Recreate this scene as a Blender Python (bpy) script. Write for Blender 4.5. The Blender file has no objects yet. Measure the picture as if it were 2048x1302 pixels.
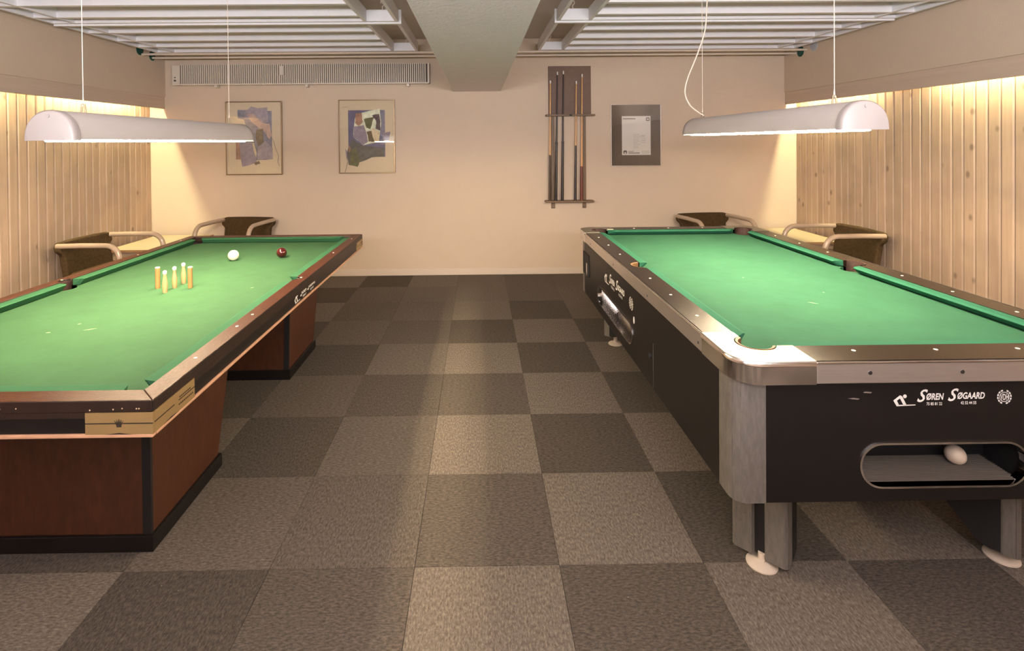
import bpy, bmesh, math, random
from mathutils import Vector, Matrix
from mathutils.geometry import tessellate_polygon
random.seed(7)
PI = math.pi
SC = bpy.context.scene
COL = SC.collection

# ------------------------------------------------------------------ camera
cam_d = bpy.data.cameras.new('camera')
cam = bpy.data.objects.new('camera', cam_d)
COL.objects.link(cam)
R0 = (0.999924, -0.00869, -0.008699)
R1 = (-0.008789, -0.010324, -0.999908)
R2 = (0.008599, 0.999909, -0.0104)
M = Matrix.Identity(4)
for i in range(3):
    M[i][0] = R0[i]; M[i][1] = -R1[i]; M[i][2] = -R2[i]
M.translation = Vector((0, 0, 1.4656))
cam.matrix_world = M
cam_d.sensor_width = 36
cam_d.lens = 1043.746 / 2048 * 36
cam_d.shift_x = (1024 - 966.69) / 2048
cam_d.shift_y = (294.57 - 651) / 2048
cam_d.clip_start = 0.05
SC.camera = cam

# ------------------------------------------------------------------ world, exposure, large lights
w = bpy.data.worlds.new('world'); SC.world = w; w.use_nodes = True
w.node_tree.nodes['Background'].inputs[0].default_value = (0.9, 0.92, 1.0, 1)
w.node_tree.nodes['Background'].inputs[1].default_value = 0.05
SC.view_settings.view_transform = 'Standard'
SC.view_settings.look = 'None'
SC.view_settings.gamma = 1
SC.view_settings.use_curve_mapping = False
SC.view_settings.exposure = -0.15

LAMP_COL = (1.0, 0.80, 0.52)
LAMP_E = 270.0
COVE_COL = (1.0, 0.90, 0.53)
COVE_E = 310.0

def area(name, loc, rot, sx, sy, power, col):
    l = bpy.data.lights.new(name, 'AREA'); l.shape = 'RECTANGLE'
    l.size = sx; l.size_y = sy; l.energy = power; l.color = col
    o = bpy.data.objects.new(name, l); o.location = loc; o.rotation_euler = rot
    COL.objects.link(o); return o
# fill lights added behind the camera, no fixtures of the room
area('rear_fill', (0.1, -1.2, 2.30), (math.radians(122), 0, 0), 2.8, 0.35, 30, (1.0, 0.93, 0.88))
area('rear_up_fill', (0.1, -0.8, 1.75), (math.radians(150), 0, 0), 3.5, 0.5, 440, (0.97, 0.94, 1.0))  # added upward fill that brightens beam, slats and upper walls

# ------------------------------------------------------------------ materials
MATS = {}
def srgb(r, g, b):
    f = lambda c: (c/255/12.92) if c/255 <= .04045 else ((c/255+.055)/1.055)**2.4
    return (f(r), f(g), f(b), 1)
def mat(name, col, rough=.6, metal=0, noise=0, nscale=20, bump=0, bscale=80, spec=.5, emis=None, es=0, coat=0, stretch=None, dark=.6):
    if name in MATS: return MATS[name]
    m = bpy.data.materials.new(name); m.use_nodes = True; MATS[name] = m
    nt = m.node_tree; N = nt.nodes; L = nt.links
    b = N['Principled BSDF']
    if len(col) == 3: col = (*col, 1)
    b.inputs['Base Color'].default_value = col
    b.inputs['Roughness'].default_value = rough
    b.inputs['Metallic'].default_value = metal
    b.inputs['Specular IOR Level'].default_value = spec
    b.inputs['Coat Weight'].default_value = coat
    if emis:
        b.inputs['Emission Color'].default_value = (*emis[:3], 1); b.inputs['Emission Strength'].default_value = es
    if noise or bump:
        tc = N.new('ShaderNodeTexCoord'); mp = N.new('ShaderNodeMapping')
        L.new(tc.outputs['Object'], mp.inputs[0])
        if stretch: mp.inputs['Scale'].default_value = stretch
    if noise:
        n = N.new('ShaderNodeTexNoise'); n.inputs['Scale'].default_value = nscale; n.inputs['Detail'].default_value = 6
        n.inputs['Roughness'].default_value = .65
        L.new(mp.outputs[0], n.inputs['Vector'])
        r = N.new('ShaderNodeValToRGB')
        r.color_ramp.elements[0].position = .3; r.color_ramp.elements[1].position = .7
        r.color_ramp.elements[0].color = tuple(c*(1-noise) for c in col[:3])+(1,)
        r.color_ramp.elements[1].color = tuple(min(1, c*(1+noise*dark)) for c in col[:3])+(1,)
        L.new(n.outputs['Fac'], r.inputs[0]); L.new(r.outputs[0], b.inputs['Base Color'])
    if bump:
        n2 = N.new('ShaderNodeTexNoise'); n2.inputs['Scale'].default_value = bscale; n2.inputs['Detail'].default_value = 4
        L.new(mp.outputs[0], n2.inputs['Vector'])
        bp = N.new('ShaderNodeBump'); bp.inputs['Strength'].default_value = bump; bp.inputs['Distance'].default_value = .01
        L.new(n2.outputs['Fac'], bp.inputs['Height']); L.new(bp.outputs[0], b.inputs['Normal'])
    return m

def wood_wall_mat():
    m = bpy.data.materials.new('whitewashed_pine'); m.use_nodes = True; MATS['pine'] = m
    nt = m.node_tree; N = nt.nodes; L = nt.links; b = N['Principled BSDF']
    g = N.new('ShaderNodeNewGeometry'); oi = N.new('ShaderNodeObjectInfo')
    mul = N.new('ShaderNodeVectorMath'); mul.operation = 'SCALE'; mul.inputs['Scale'].default_value = 0
    comb = N.new('ShaderNodeCombineXYZ'); mm = N.new('ShaderNodeMath'); mm.operation = 'MULTIPLY'; mm.inputs[1].default_value = 40
    L.new(oi.outputs['Random'], mm.inputs[0]); L.new(mm.outputs[0], comb.inputs[2])
    add = N.new('ShaderNodeVectorMath'); add.operation = 'ADD'
    L.new(g.outputs['Position'], add.inputs[0]); L.new(comb.outputs[0], add.inputs[1])
    mp = N.new('ShaderNodeMapping'); mp.inputs['Scale'].default_value = (30, 30, 1.6); L.new(add.outputs[0], mp.inputs[0])
    n = N.new('ShaderNodeTexNoise'); n.inputs['Scale'].default_value = 1.5; n.inputs['Detail'].default_value = 8; L.new(mp.outputs[0], n.inputs['Vector'])
    r = N.new('ShaderNodeValToRGB')
    r.color_ramp.elements[0].position = .3; r.color_ramp.elements[0].color = srgb(174, 149, 128)
    r.color_ramp.elements[1].position = .7; r.color_ramp.elements[1].color = srgb(186, 161, 139)
    L.new(n.outputs['Fac'], r.inputs[0])
    # grey-ish cloudy wash
    n3 = N.new('ShaderNodeTexNoise'); n3.inputs['Scale'].default_value = 4; L.new(g.outputs['Position'], n3.inputs['Vector'])
    r3 = N.new('ShaderNodeValToRGB'); r3.color_ramp.elements[0].position = .45; r3.color_ramp.elements[1].position = .75
    r3.color_ramp.elements[0].color = (0, 0, 0, 1); r3.color_ramp.elements[1].color = (.35, .35, .35, 1)
    L.new(n3.outputs['Fac'], r3.inputs[0])
    mxw = N.new('ShaderNodeMix'); mxw.data_type = 'RGBA'; L.new(r3.outputs[0], mxw.inputs[0]); L.new(r.outputs[0], mxw.inputs[6]); mxw.inputs[7].default_value = srgb(138, 120, 110)
    # knots
    mk = N.new('ShaderNodeMapping'); mk.inputs['Scale'].default_value = (6.5, 6.5, 4.2); L.new(add.outputs[0], mk.inputs[0])
    v = N.new('ShaderNodeTexVoronoi'); v.inputs['Scale'].default_value = 1.0; L.new(mk.outputs[0], v.inputs['Vector'])
    nz = N.new('ShaderNodeMapRange'); nz.inputs['From Min'].default_value = .06; nz.inputs['From Max'].default_value = .14
    nz.inputs['To Min'].default_value = .7; nz.inputs['To Max'].default_value = 0
    L.new(v.outputs['Distance'], nz.inputs['Value'])
    mx = N.new('ShaderNodeMix'); mx.data_type = 'RGBA'
    L.new(nz.outputs[0], mx.inputs[0]); L.new(mxw.outputs[2], mx.inputs[6]); mx.inputs[7].default_value = srgb(102, 84, 72)
    hs = N.new('ShaderNodeHueSaturation'); mr = N.new('ShaderNodeMapRange'); mr.inputs['To Min'].default_value = .9; mr.inputs['To Max'].default_value = 1.1
    L.new(oi.outputs['Random'], mr.inputs['Value']); L.new(mr.outputs[0], hs.inputs['Value']); L.new(mx.outputs[2], hs.inputs['Color'])
    L.new(hs.outputs[0], b.inputs['Base Color'])
    b.inputs['Roughness'].default_value = .55
    bp = N.new('ShaderNodeBump'); bp.inputs['Strength'].default_value = .15; bp.inputs['Distance'].default_value = .004
    L.new(n.outputs['Fac'], bp.inputs['Height']); L.new(bp.outputs[0], b.inputs['Normal'])
    return m

def carpet_mat(name, along_x):
    m = bpy.data.materials.new(name); m.use_nodes = True
    nt = m.node_tree; N = nt.nodes; L = nt.links; b = N['Principled BSDF']
    g = N.new('ShaderNodeNewGeometry'); oi = N.new('ShaderNodeObjectInfo')
    mp = N.new('ShaderNodeMapping'); mp.inputs['Scale'].default_value = (60, 150, 80) if along_x else (150, 60, 80)
    L.new(g.outputs['Position'], mp.inputs[0])
    n = N.new('ShaderNodeTexNoise'); n.inputs['Scale'].default_value = 1.0; n.inputs['Detail'].default_value = 8; n.inputs['Roughness'].default_value = .75
    L.new(mp.outputs[0], n.inputs['Vector'])
    r = N.new('ShaderNodeValToRGB'); e = r.color_ramp.elements
    e[0].position = .34; e[0].color = (.42, .40, .38, 1); e[1].position = .66; e[1].color = (1.55, 1.53, 1.5, 1)
    x = r.color_ramp.elements.new(.5); x.color = (.9, .9, .9, 1)
    L.new(n.outputs['Fac'], r.inputs[0])
    mx = N.new('ShaderNodeMix'); mx.data_type = 'RGBA'; mx.blend_type = 'MULTIPLY'; mx.inputs[0].default_value = 1
    L.new(oi.outputs['Color'], mx.inputs[6]); L.new(r.outputs[0], mx.inputs[7])
    # stray light fibres
    v = N.new('ShaderNodeTexVoronoi'); v.inputs['Scale'].default_value = 45; L.new(g.outputs['Position'], v.inputs['Vector'])
    s = N.new('ShaderNodeSeparateColor'); L.new(v.outputs['Color'], s.inputs[0])
    mr = N.new('ShaderNodeMapRange'); mr.inputs['From Min'].default_value = .1; mr.inputs['From Max'].default_value = .04; L.new(v.outputs['Distance'], mr.inputs['Value'])
    gt = N.new('ShaderNodeMath'); gt.operation = 'GREATER_THAN'; gt.inputs[1].default_value = .93; L.new(s.outputs[0], gt.inputs[0])
    mu = N.new('ShaderNodeMath'); mu.operation = 'MULTIPLY'; L.new(mr.outputs[0], mu.inputs[0]); L.new(gt.outputs[0], mu.inputs[1])
    m2 = N.new('ShaderNodeMix'); m2.data_type = 'RGBA'; L.new(mu.outputs[0], m2.inputs[0]); L.new(mx.outputs[2], m2.inputs[6]); m2.inputs[7].default_value = (.3, .26, .2, 1)
    L.new(m2.outputs[2], b.inputs['Base Color'])
    b.inputs['Roughness'].default_value = .95; b.inputs['Specular IOR Level'].default_value = .15
    bp = N.new('ShaderNodeBump'); bp.inputs['Strength'].default_value = .5; bp.inputs['Distance'].default_value = .004
    L.new(n.outputs['Fac'], bp.inputs['Height']); L.new(bp.outputs[0], b.inputs['Normal'])
    return m

def glass_mat():
    m = bpy.data.materials.new('picture_glass'); m.use_nodes = True
    nt = m.node_tree; N = nt.nodes; L = nt.links
    N.remove(N['Principled BSDF']); out = N['Material Output']
    t = N.new('ShaderNodeBsdfTransparent'); gl = N.new('ShaderNodeBsdfGlossy'); gl.inputs['Roughness'].default_value = .02
    fr = N.new('ShaderNodeFresnel'); fr.inputs['IOR'].default_value = 1.52
    mu = N.new('ShaderNodeMath'); mu.operation = 'MULTIPLY'; mu.inputs[1].default_value = 1.8; mu.use_clamp = True
    mi = N.new('ShaderNodeMixShader'); L.new(fr.outputs[0], mu.inputs[0]); L.new(mu.outputs[0], mi.inputs[0])
    L.new(t.outputs[0], mi.inputs[1]); L.new(gl.outputs[0], mi.inputs[2]); L.new(mi.outputs[0], out.inputs[0])
    return m

PLASTER = mat('wall_plaster', srgb(208, 188, 166), .85, bump=.12, bscale=90, noise=.03, nscale=3)
CEILP = mat('ceiling_plaster', srgb(196, 186, 176), .9, bump=.15, bscale=40)
BEAMP = mat('beam_paint', srgb(232, 226, 226), .7, bump=.35, bscale=70, noise=.03, nscale=8)
SLATP = mat('slat_paint', srgb(236, 234, 236), .5, noise=.02, nscale=5)
TRIMP = mat('trim_paint', srgb(214, 198, 180), .5)
FASCIA = mat('fascia_board', srgb(204, 182, 162), .6, noise=.08, nscale=3, stretch=(8, .5, 12))
PINE = wood_wall_mat()
CARX = carpet_mat('carpet_weft', True); CARY = carpet_mat('carpet_warp', False)
BACKING = mat('carpet_backing', srgb(60, 54, 48), .95)
CLOTH_L = mat('green_cloth_warm', (0.041, 0.104, 0.050), .95, noise=.10, nscale=7, bump=.2, bscale=600, spec=.1)
CLOTH_R = mat('green_cloth_cool', (0.028, 0.100, 0.058), .95, noise=.10, nscale=7, bump=.2, bscale=600, spec=.1)
CUSH = mat('cushion_cloth', (0.032, 0.112, 0.054), .9, noise=.06, nscale=9, bump=.2, bscale=600, spec=.1)
CUSHR = mat('cushion_cloth_cool', (0.022, 0.108, 0.064), .9, noise=.06, nscale=9, bump=.2, bscale=600, spec=.1)
RWOOD = mat('rail_laminate', srgb(30, 22, 17), .22, noise=.35, nscale=6, stretch=(10, 1.2, 10), bump=.12, bscale=60, spec=.2)
RWOODX = mat('rail_laminate_cross', srgb(30, 22, 17), .22, noise=.35, nscale=6, stretch=(1.2, 10, 10), bump=.12, bscale=60, spec=.2)
LWOOD = mat('brown_rail_wood', srgb(70, 36, 23), .3, noise=.45, nscale=9, stretch=(12, 1.2, 12), bump=.25, bscale=40, spec=.12)
LWOODX = mat('brown_rail_wood_cross', srgb(70, 36, 23), .3, noise=.45, nscale=9, stretch=(1.2, 12, 12), bump=.25, bscale=40, spec=.12)
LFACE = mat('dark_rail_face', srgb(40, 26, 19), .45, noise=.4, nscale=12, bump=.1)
BLACKP = mat('black_laminate', srgb(21, 17, 16), .42, noise=.25, nscale=25, spec=.4)
BLACKM = mat('black_matte', srgb(14, 13, 14), .7)
MAHOG = mat('mahogany_panel', srgb(72, 38, 20), .5, noise=.35, nscale=14, stretch=(3, 3, 1), bump=.05)
STRIP = mat('tan_moulding', srgb(196, 150, 118), .45, noise=.1)
CHROME = mat('chrome', srgb(226, 222, 218), .12, metal=1, noise=.04, nscale=12, bump=.03, bscale=20)
CHROMEB = mat('brushed_casting', srgb(150, 147, 130), .36, metal=.9, noise=.08, nscale=18, bump=.05, bscale=50)
ALU = mat('aluminium_band', srgb(206, 196, 188), .33, metal=.85, noise=.06, nscale=10, stretch=(1, 1, 20))
GREYM = mat('dull_metal_trim', srgb(130, 125, 119), .5, metal=.55, noise=.22, nscale=14, stretch=(6, 6, 1.5), bump=.05)
SCREWM = mat('screw_metal', srgb(120, 120, 126), .3, metal=1)
FOOTP = mat('foot_plastic', srgb(196, 182, 166), .5, noise=.08, nscale=20)
BRASSP = mat('beige_corner_plate', srgb(160, 132, 88), .42, metal=.35, noise=.12, nscale=8)
WHITEP = mat('white_print', srgb(226, 222, 216), .5)
DARKP = mat('dark_print', srgb(46, 36, 28), .6)
LEATHER = mat('pocket_leather', srgb(52, 30, 24), .7, noise=.3, nscale=30, bump=.3)
RIM = mat('pocket_rim_rubber', srgb(104, 74, 44), .55, noise=.1)
IVORY = mat('ivory_ball', srgb(248, 240, 214), .12, spec=.6, coat=.4)
OFFW = mat('worn_cue_ball', srgb(200, 184, 166), .3)
REDB = mat('dark_red_ball', srgb(68, 18, 18), .1, spec=.6, coat=.5)
PINW = mat('turned_beech', srgb(204, 168, 118), .4, noise=.12, nscale=16, stretch=(4, 4, .6))
PINB = mat('dowel_beech', srgb(184, 138, 84), .4, noise=.14, nscale=16, stretch=(4, 4, .6))
PINT = mat('pin_white_tip', srgb(250, 244, 226), .35)
LAMPW = mat('lamp_enamel', srgb(206, 198, 194), .35, noise=.02, nscale=4)
CAPM = mat('lamp_cap_plastic', srgb(166, 158, 154), .4, noise=.02, nscale=4)
GLOW = mat('lamp_tube_glow', (1, 1, 1), .5, emis=LAMP_COL, es=LAMP_E)
GLOWC = mat('cove_tube_glow', (1, 1, 1), .5, emis=COVE_COL, es=COVE_E)
HANG = mat('hanger_wire', srgb(120, 104, 84), .4, metal=.8)
WIREW = mat('white_wire', srgb(232, 218, 200), .5)
FAB = mat('brown_wool', srgb(74, 58, 38), .95, noise=.35, nscale=40, bump=.5, bscale=200, spec=.1)
TUBE = mat('taupe_tube', srgb(176, 154, 134), .25, noise=.03, coat=.4)
TABT = mat('pale_table_top', srgb(204, 190, 156), .35, noise=.04, nscale=6)
TABE = mat('table_edge_wood', srgb(152, 116, 84), .5, noise=.1)
FRAMEM = mat('thin_metal_frame', srgb(140, 118, 92), .3, metal=.9)
MATB = mat('cream_mat_board', srgb(222, 202, 168), .9, noise=.02)
GREYMAT = mat('grey_brown_mat', srgb(92, 80, 66), .8, noise=.12, nscale=20)
PAPER = mat('white_paper', srgb(232, 222, 208), .8)
INK = mat('grey_ink', srgb(120, 108, 100), .8)
INKL = mat('pale_ink', srgb(188, 176, 166), .8)
RACK = mat('rack_walnut', srgb(116, 90, 62), .5, noise=.25, nscale=8, stretch=(6, 6, 1))
RACKB = mat('rack_board', srgb(112, 86, 70), .6, noise=.12, nscale=30)
CUEL = mat('cue_maple', srgb(214, 164, 108), .3, noise=.08)
CUED = mat('cue_black', srgb(34, 26, 24), .35)
CUER = mat('cue_red_butt', srgb(104, 46, 30), .35)
CUEW = mat('cue_ferrule', srgb(240, 236, 228), .4)
RADP = mat('radiator_enamel', srgb(214, 202, 186), .4)
RADD = mat('radiator_gap', srgb(96, 84, 72), .7)
SLEEVE = mat('green_sleeve', srgb(20, 78, 66), .5)
CAPP = mat('pale_pipe_cap', srgb(176, 178, 184), .6)
GLASS = glass_mat()

# ------------------------------------------------------------------ mesh building
class MB:
    def __init__(s): s.v = []; s.f = []; s.mi = []; s.sm = []
    def add(s, vs, fs, mi=0, smooth=False):
        k = len(s.v); s.v += [tuple(v) for v in vs]
        for f in fs: s.f.append(tuple(i+k for i in f)); s.mi.append(mi); s.sm.append(smooth)
        return s
    def box(s, x0, x1, y0, y1, z0, z1, mi=0, b=0):
        if b:
            bm = bmesh.new(); bmesh.ops.create_cube(bm, size=1)
            for v in bm.verts: v.co = Vector(((x0+x1)/2+v.co.x*(x1-x0), (y0+y1)/2+v.co.y*(y1-y0), (z0+z1)/2+v.co.z*(z1-z0)))
            bmesh.ops.bevel(bm, geom=bm.edges[:], offset=b, segments=2, affect='EDGES', profile=.5)
            bm.verts.index_update()
            s.add([v.co for v in bm.verts], [[v.index for v in f.verts] for f in bm.faces], mi); bm.free(); return s
        vs = [(x0,y0,z0),(x1,y0,z0),(x1,y1,z0),(x0,y1,z0),(x0,y0,z1),(x1,y0,z1),(x1,y1,z1),(x0,y1,z1)]
        return s.add(vs, [(0,3,2,1),(4,5,6,7),(0,1,5,4),(1,2,6,5),(2,3,7,6),(3,0,4,7)], mi)
    def prism(s, loops, d0, d1, F=None, mi=0, smooth=False):
        """loops: outer 2D loop + optional hole loops; extruded from d0 to d1 along the third axis; F(u,v,d)->xyz"""
        if F is None: F = lambda u, v, d: (u, v, d)
        if not isinstance(loops[0][0], (tuple, list)): loops = [loops]
        tri = tessellate_polygon([[Vector((p[0], p[1], 0)) for p in lp] for lp in loops])
        flat = [p for lp in loops for p in lp]; n = len(flat)
        vs = [F(p[0], p[1], d0) for p in flat]+[F(p[0], p[1], d1) for p in flat]
        fs = []
        for t in tri:
            fs.append(tuple(t)); fs.append(tuple(i+n for i in reversed(t)))
        k = 0
        for lp in loops:
            m = len(lp)
            for i in range(m):
                a, b_ = k+i, k+(i+1) % m; fs.append((a, b_, b_+n, a+n))
            k += m
        return s.add(vs, fs, mi, smooth)
    def tube(s, pts, r, n=8, mi=0, cap=True, closed=False):
        pts = [Vector(p) for p in pts]; rr = r if isinstance(r, (list, tuple)) else [r]*len(pts)
        vs = []; fs = []; N = len(pts); prev = None
        for i, p in enumerate(pts):
            if closed: t = pts[(i+1) % N]-pts[i-1]
            else: t = pts[min(i+1, N-1)]-pts[max(i-1, 0)]
            t.normalize()
            if prev is None:
                up = Vector((0, 0, 1)) if abs(t.z) < .9 else Vector((1, 0, 0)); u = t.cross(up).normalized()
            else:
                u = prev-t*prev.dot(t); u.normalize()
            prev = u; v = t.cross(u)
            for k in range(n):
                a = 2*PI*k/n; vs.append(p+(u*math.cos(a)+v*math.sin(a))*rr[i])
        M_ = N if closed else N-1
        for i in range(M_):
            for k in range(n):
                a = i*n+k; b_ = i*n+(k+1) % n; j = (i+1) % N
                fs.append((a, b_, j*n+(k+1) % n, j*n+k))
        if cap and not closed: fs.append(tuple(range(n-1, -1, -1))); fs.append(tuple((N-1)*n+k for k in range(n)))
        return s.add(vs, fs, mi, True)
    def lathe(s, prof, n=24, c=(0, 0, 0), mi=0, smooth=True):
        vs = []; fs = []; K = len(prof)
        for r, z in prof:
            for k in range(n): a = 2*PI*k/n; vs.append((c[0]+r*math.cos(a), c[1]+r*math.sin(a), c[2]+z))
        for i in range(K-1):
            for k in range(n): fs.append((i*n+k, i*n+(k+1) % n, (i+1)*n+(k+1) % n, (i+1)*n+k))
        fs.append(tuple(range(n-1, -1, -1))); fs.append(tuple((K-1)*n+k for k in range(n)))
        return s.add(vs, fs, mi, smooth)
    def disc(s, F, u, v, r, d0, d1, n=16, mi=0, ry=None):
        return s.prism([(u+r*math.cos(2*PI*k/n), v+(ry or r)*math.sin(2*PI*k/n)) for k in range(n)], d0, d1, F, mi)
    def build(s, name, mats, parent=None, off=None, merge=True):
        me = bpy.data.meshes.new(name)
        o_ = Vector(off) if off is not None else Vector((0, 0, 0))
        me.from_pydata([tuple(Vector(v)-o_) for v in s.v], [], s.f)
        for m in (mats if isinstance(mats, (list, tuple)) else [mats]): me.materials.append(m)
        for p, mi, sm in zip(me.polygons, s.mi, s.sm): p.material_index = mi; p.use_smooth = sm
        bm = bmesh.new(); bm.from_mesh(me)
        bmesh.ops.recalc_face_normals(bm, faces=bm.faces[:]); bm.to_mesh(me); bm.free()
        if any(s.sm):
            try: me.set_sharp_from_angle(angle=math.radians(38))
            except Exception: pass
        o = bpy.data.objects.new(name, me); COL.objects.link(o)
        if parent is not None: o.parent = parent
        return o

def bev(o, w_, seg=2):
    m = o.modifiers.new('b', 'BEVEL'); m.width = w_; m.segments = seg; m.limit_method = 'ANGLE'; m.angle_limit = math.radians(40)
    return o
def tag(o, label, cat, group=None):
    o['label'] = label; o['category'] = cat
    if group: o['group'] = group
    return o
def struct(o): o['kind'] = 'structure'; return o
def thing(name, loc, label, cat, group=None, rz=0):
    o = bpy.data.objects.new(name, None); COL.objects.link(o); o.location = loc; o.rotation_euler = (0, 0, rz)
    o.empty_display_size = .1
    return tag(o, label, cat, group)
def copy_tree(o, parent=None):
    c = o.copy(); COL.objects.link(c)
    if parent is not None: c.parent = parent
    for ch in list(o.children): copy_tree(ch, c)
    return c
FNEAR = lambda Y: (lambda u, v, d: (u, Y+d, v))          # face looking at -Y
FLEFT = lambda X: (lambda u, v, d: (X+d, -u, v))         # face looking at -X, u = -Y
FRIGHT = lambda X: (lambda u, v, d: (X-d, u, v))         # face looking at +X, u = Y
FTOP = lambda Z: (lambda u, v, d: (u, v, Z-d))           # d goes down

def text_mb(mb, txt, F, u, v, h, width, d0=-.0012, shear=.25, bold=.0, align='LEFT', mi=0, d1=None):
    cu = bpy.data.curves.new('t', 'FONT'); cu.body = txt; cu.size = 1; cu.shear = shear; cu.offset = bold; cu.resolution_u = 3
    o = bpy.data.objects.new('t', cu); COL.objects.link(o)
    bpy.context.view_layer.update()
    me = bpy.data.meshes.new_from_object(o)
    xs = [p.co.x for p in me.vertices]; ys = [p.co.y for p in me.vertices]
    if xs:
        x0, x1, y0, y1 = min(xs), max(xs), min(ys), max(ys)
        sx = width/(x1-x0); sy = h/(y1-y0)
        vs = [F(u+(p.co.x-x0)*sx, v+(p.co.y-y0)*sy, d0) for p in me.vertices]
        mb.add(vs, [tuple(q.vertices) for q in me.polygons], mi)
    bpy.data.objects.remove(o); bpy.data.curves.remove(cu); bpy.data.meshes.remove(me)

def oblong(u0, u1, v0, v1, n=10, r=None):
    r = r or (v1-v0)/2; pts = []
    for cx, cy, a0 in ((u1-r, v0+r, -PI/2), (u1-r, v1-r, 0), (u0+r, v1-r, PI/2), (u0+r, v0+r, PI)):
        for k in range(n+1):
            a = a0+PI/2*k/n; pts.append((cx+r*math.cos(a), cy+r*math.sin(a)))
    return pts

# ------------------------------------------------------------------ THE ROOM
YB = 5.757; YR = -2.2; XL = -3.60; XR = 3.52; ZC = 2.60
BL = -3.43; BR = 3.387
o = struct(MB().box(XL-.2, XR+.2, YR-.1, YB+.1, -.12, -.006).build('floor', BACKING)); FLOOR = o
# carpet tiles, one part each
TX0, TY0, T = 0.2656, 4.7879, .5
tileme = {}
for k, mm_ in ((0, CARX), (1, CARY)):
    mb = MB(); g = .0003; h = T/2-g
    mb.add([(-h, -h, -.006), (h, -h, -.006), (h, h, -.006), (-h, h, -.006), (-h+.0006, -h+.0006, 0), (h-.0006, -h+.0006, 0), (h-.0006, h-.0006, 0), (-h+.0006, h-.0006, 0)],
           [(4, 5, 6, 7), (0, 1, 5, 4), (1, 2, 6, 5), (2, 3, 7, 6), (3, 0, 4, 7)])
    t_ = mb.build('carpet_tile', mm_, FLOOR); tileme[k] = t_.data; bpy.data.objects.remove(t_)
special = {(-2, 1): .45, (-2, 3): .3, (-2, 4): .62, (-2, 5): .45, (-2, 6): .25, (-3, 3): .5, (-3, 5): .5, (-3, 2): .2, (-3, 4): .15,
           (0, 0): .2, (1, 0): .6, (-1, 0): .75, (0, -1): .45, (-1, -1): .6, (1, -1): .45, (-2, -1): .55, (-2, 0): .5, (-3, 0): .5, (-3, 1): .5, (-3, -1): .55, (-1, -2): .6, (0, -2): .4, (1, -2): .4}
def clampbox(me_name, x0, x1, y0, y1): pass
for i in range(-9, 8):
    for j in range(-2, 14):
        # tile spans x [TX0+i*T, +T], rows: y between TY0-j*T-... row j lies between joint j and joint j+1
        xc = TX0+i*T+T/2; yc = TY0-j*T-T/2
        if xc-T/2 > XR or xc+T/2 < XL or yc-T/2 > YB or yc+T/2 < YR: continue
        light = ((i % 2 == 0) == (j % 2 == 1))
        if i in (-2,): light = (j % 2 == 0)
        if i <= -3: light = ((i % 2 == 1) == (j % 2 == 1))
        tone = .8 if light else .15
        tone = special.get((i, j), tone)+random.uniform(-.08, .08)
        lo = srgb(76, 70, 64); hi = srgb(116, 107, 98)
        t_ = bpy.data.objects.new('carpet_tile', tileme[(i+j) % 2]); COL.objects.link(t_); t_.parent = FLOOR
        # border tiles are cut at the walls
        x0 = max(xc-T/2, XL); x1 = min(xc+T/2, XR); y0 = max(yc-T/2, YR); y1 = min(yc+T/2, YB)
        t_.location = ((x0+x1)/2, (y0+y1)/2, 0); t_.scale = ((x1-x0)/T, (y1-y0)/T, 1)
        t_.color = tuple(a+(b-a)*tone for a, b in zip(lo[:3], hi[:3]))+(1,)

struct(MB().box(XL-.1, XR+.1, YB, YB+.12, 0, ZC).build('wall_back', PLASTER))
struct(MB().box(XL-.1, XR+.1, YR-.12, YR, 0, ZC).build('wall_rear', PLASTER))
struct(MB().box(XL-.1, XR+.1, YR-.1, YB+.1, ZC, ZC+.1).build('ceiling', CEILP))
WL = struct(MB().box(XL-.12, XL-.012, YR, YB, 0, ZC).build('wall_left', BACKING))
WR = struct(MB().box(XR+.012, XR+.12, YR, YB, 0, ZC).build('wall_right', BACKING))
# tongue-and-groove boards, one part each
def plank_mesh(sign, wd):
    mb = MB(); a = .008; t_ = .012
    # section in (y, x): vertical board with chamfered long edges
    h = wd/2-.0022
    sec = [(-h, t_), (-h, a), (-h+a, 0), (h-a, 0), (h, a), (h, t_)]
    vs = []
    for z in (0, 2.3):
        for y, x in sec: vs.append((sign*x, y, z))
    n = len(sec); fs = [(i, (i+1) % n, (i+1) % n+n, i+n) for i in range(n)]+[tuple(range(n)), tuple(range(n, 2*n))]
    mb.add(vs, fs); return mb
wl_, wr_ = .0868, .0906
for W, X, sgn, wd in ((WL, XL, -1, wl_), (WR, XR, 1, wr_)):
    p0 = plank_mesh(sgn, wd).build('plank', PINE, W); me = p0.data; bpy.data.objects.remove(p0)
    y = YB-wd/2; k = 0
    while y > YR+wd/2:
        p = bpy.data.objects.new('plank', me); COL.objects.link(p); p.parent = W; p.location = (X, y, 0); y -= wd
# bulkheads above the planks, hiding the cove lights
mb = MB().box(XL-.1, BL, YR, YB, 2.12, ZC).box(BL-.02, BL, YR, YB, 1.985, 2.12); struct(mb.build('wall_left_bulkhead', PLASTER))
mb = MB().box(BR, XR+.1, YR, YB, 2.12, ZC).box(BR, BR+.02, YR, YB, 1.985, 2.12); struct(mb.build('wall_right_bulkhead', PLASTER))
struct(bev(MB().box(BL-.026, BL-.008, YR, YB, 1.857, 1.985).build('trim_1', FASCIA), .002))
struct(bev(MB().box(BR+.008, BR+.026, YR, YB, 1.850, 1.985).build('trim_2', FASCIA), .002))
struct(bev(MB().box(XL+.002, XR-.002, YB-.014, YB, 0, .072).build('baseboard_back', TRIMP), .003))
# concrete beam
struct(bev(MB().box(-.28, .25, YR, YB, 2.022, ZC).build('ceiling_beam', BEAMP), .006))

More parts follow.
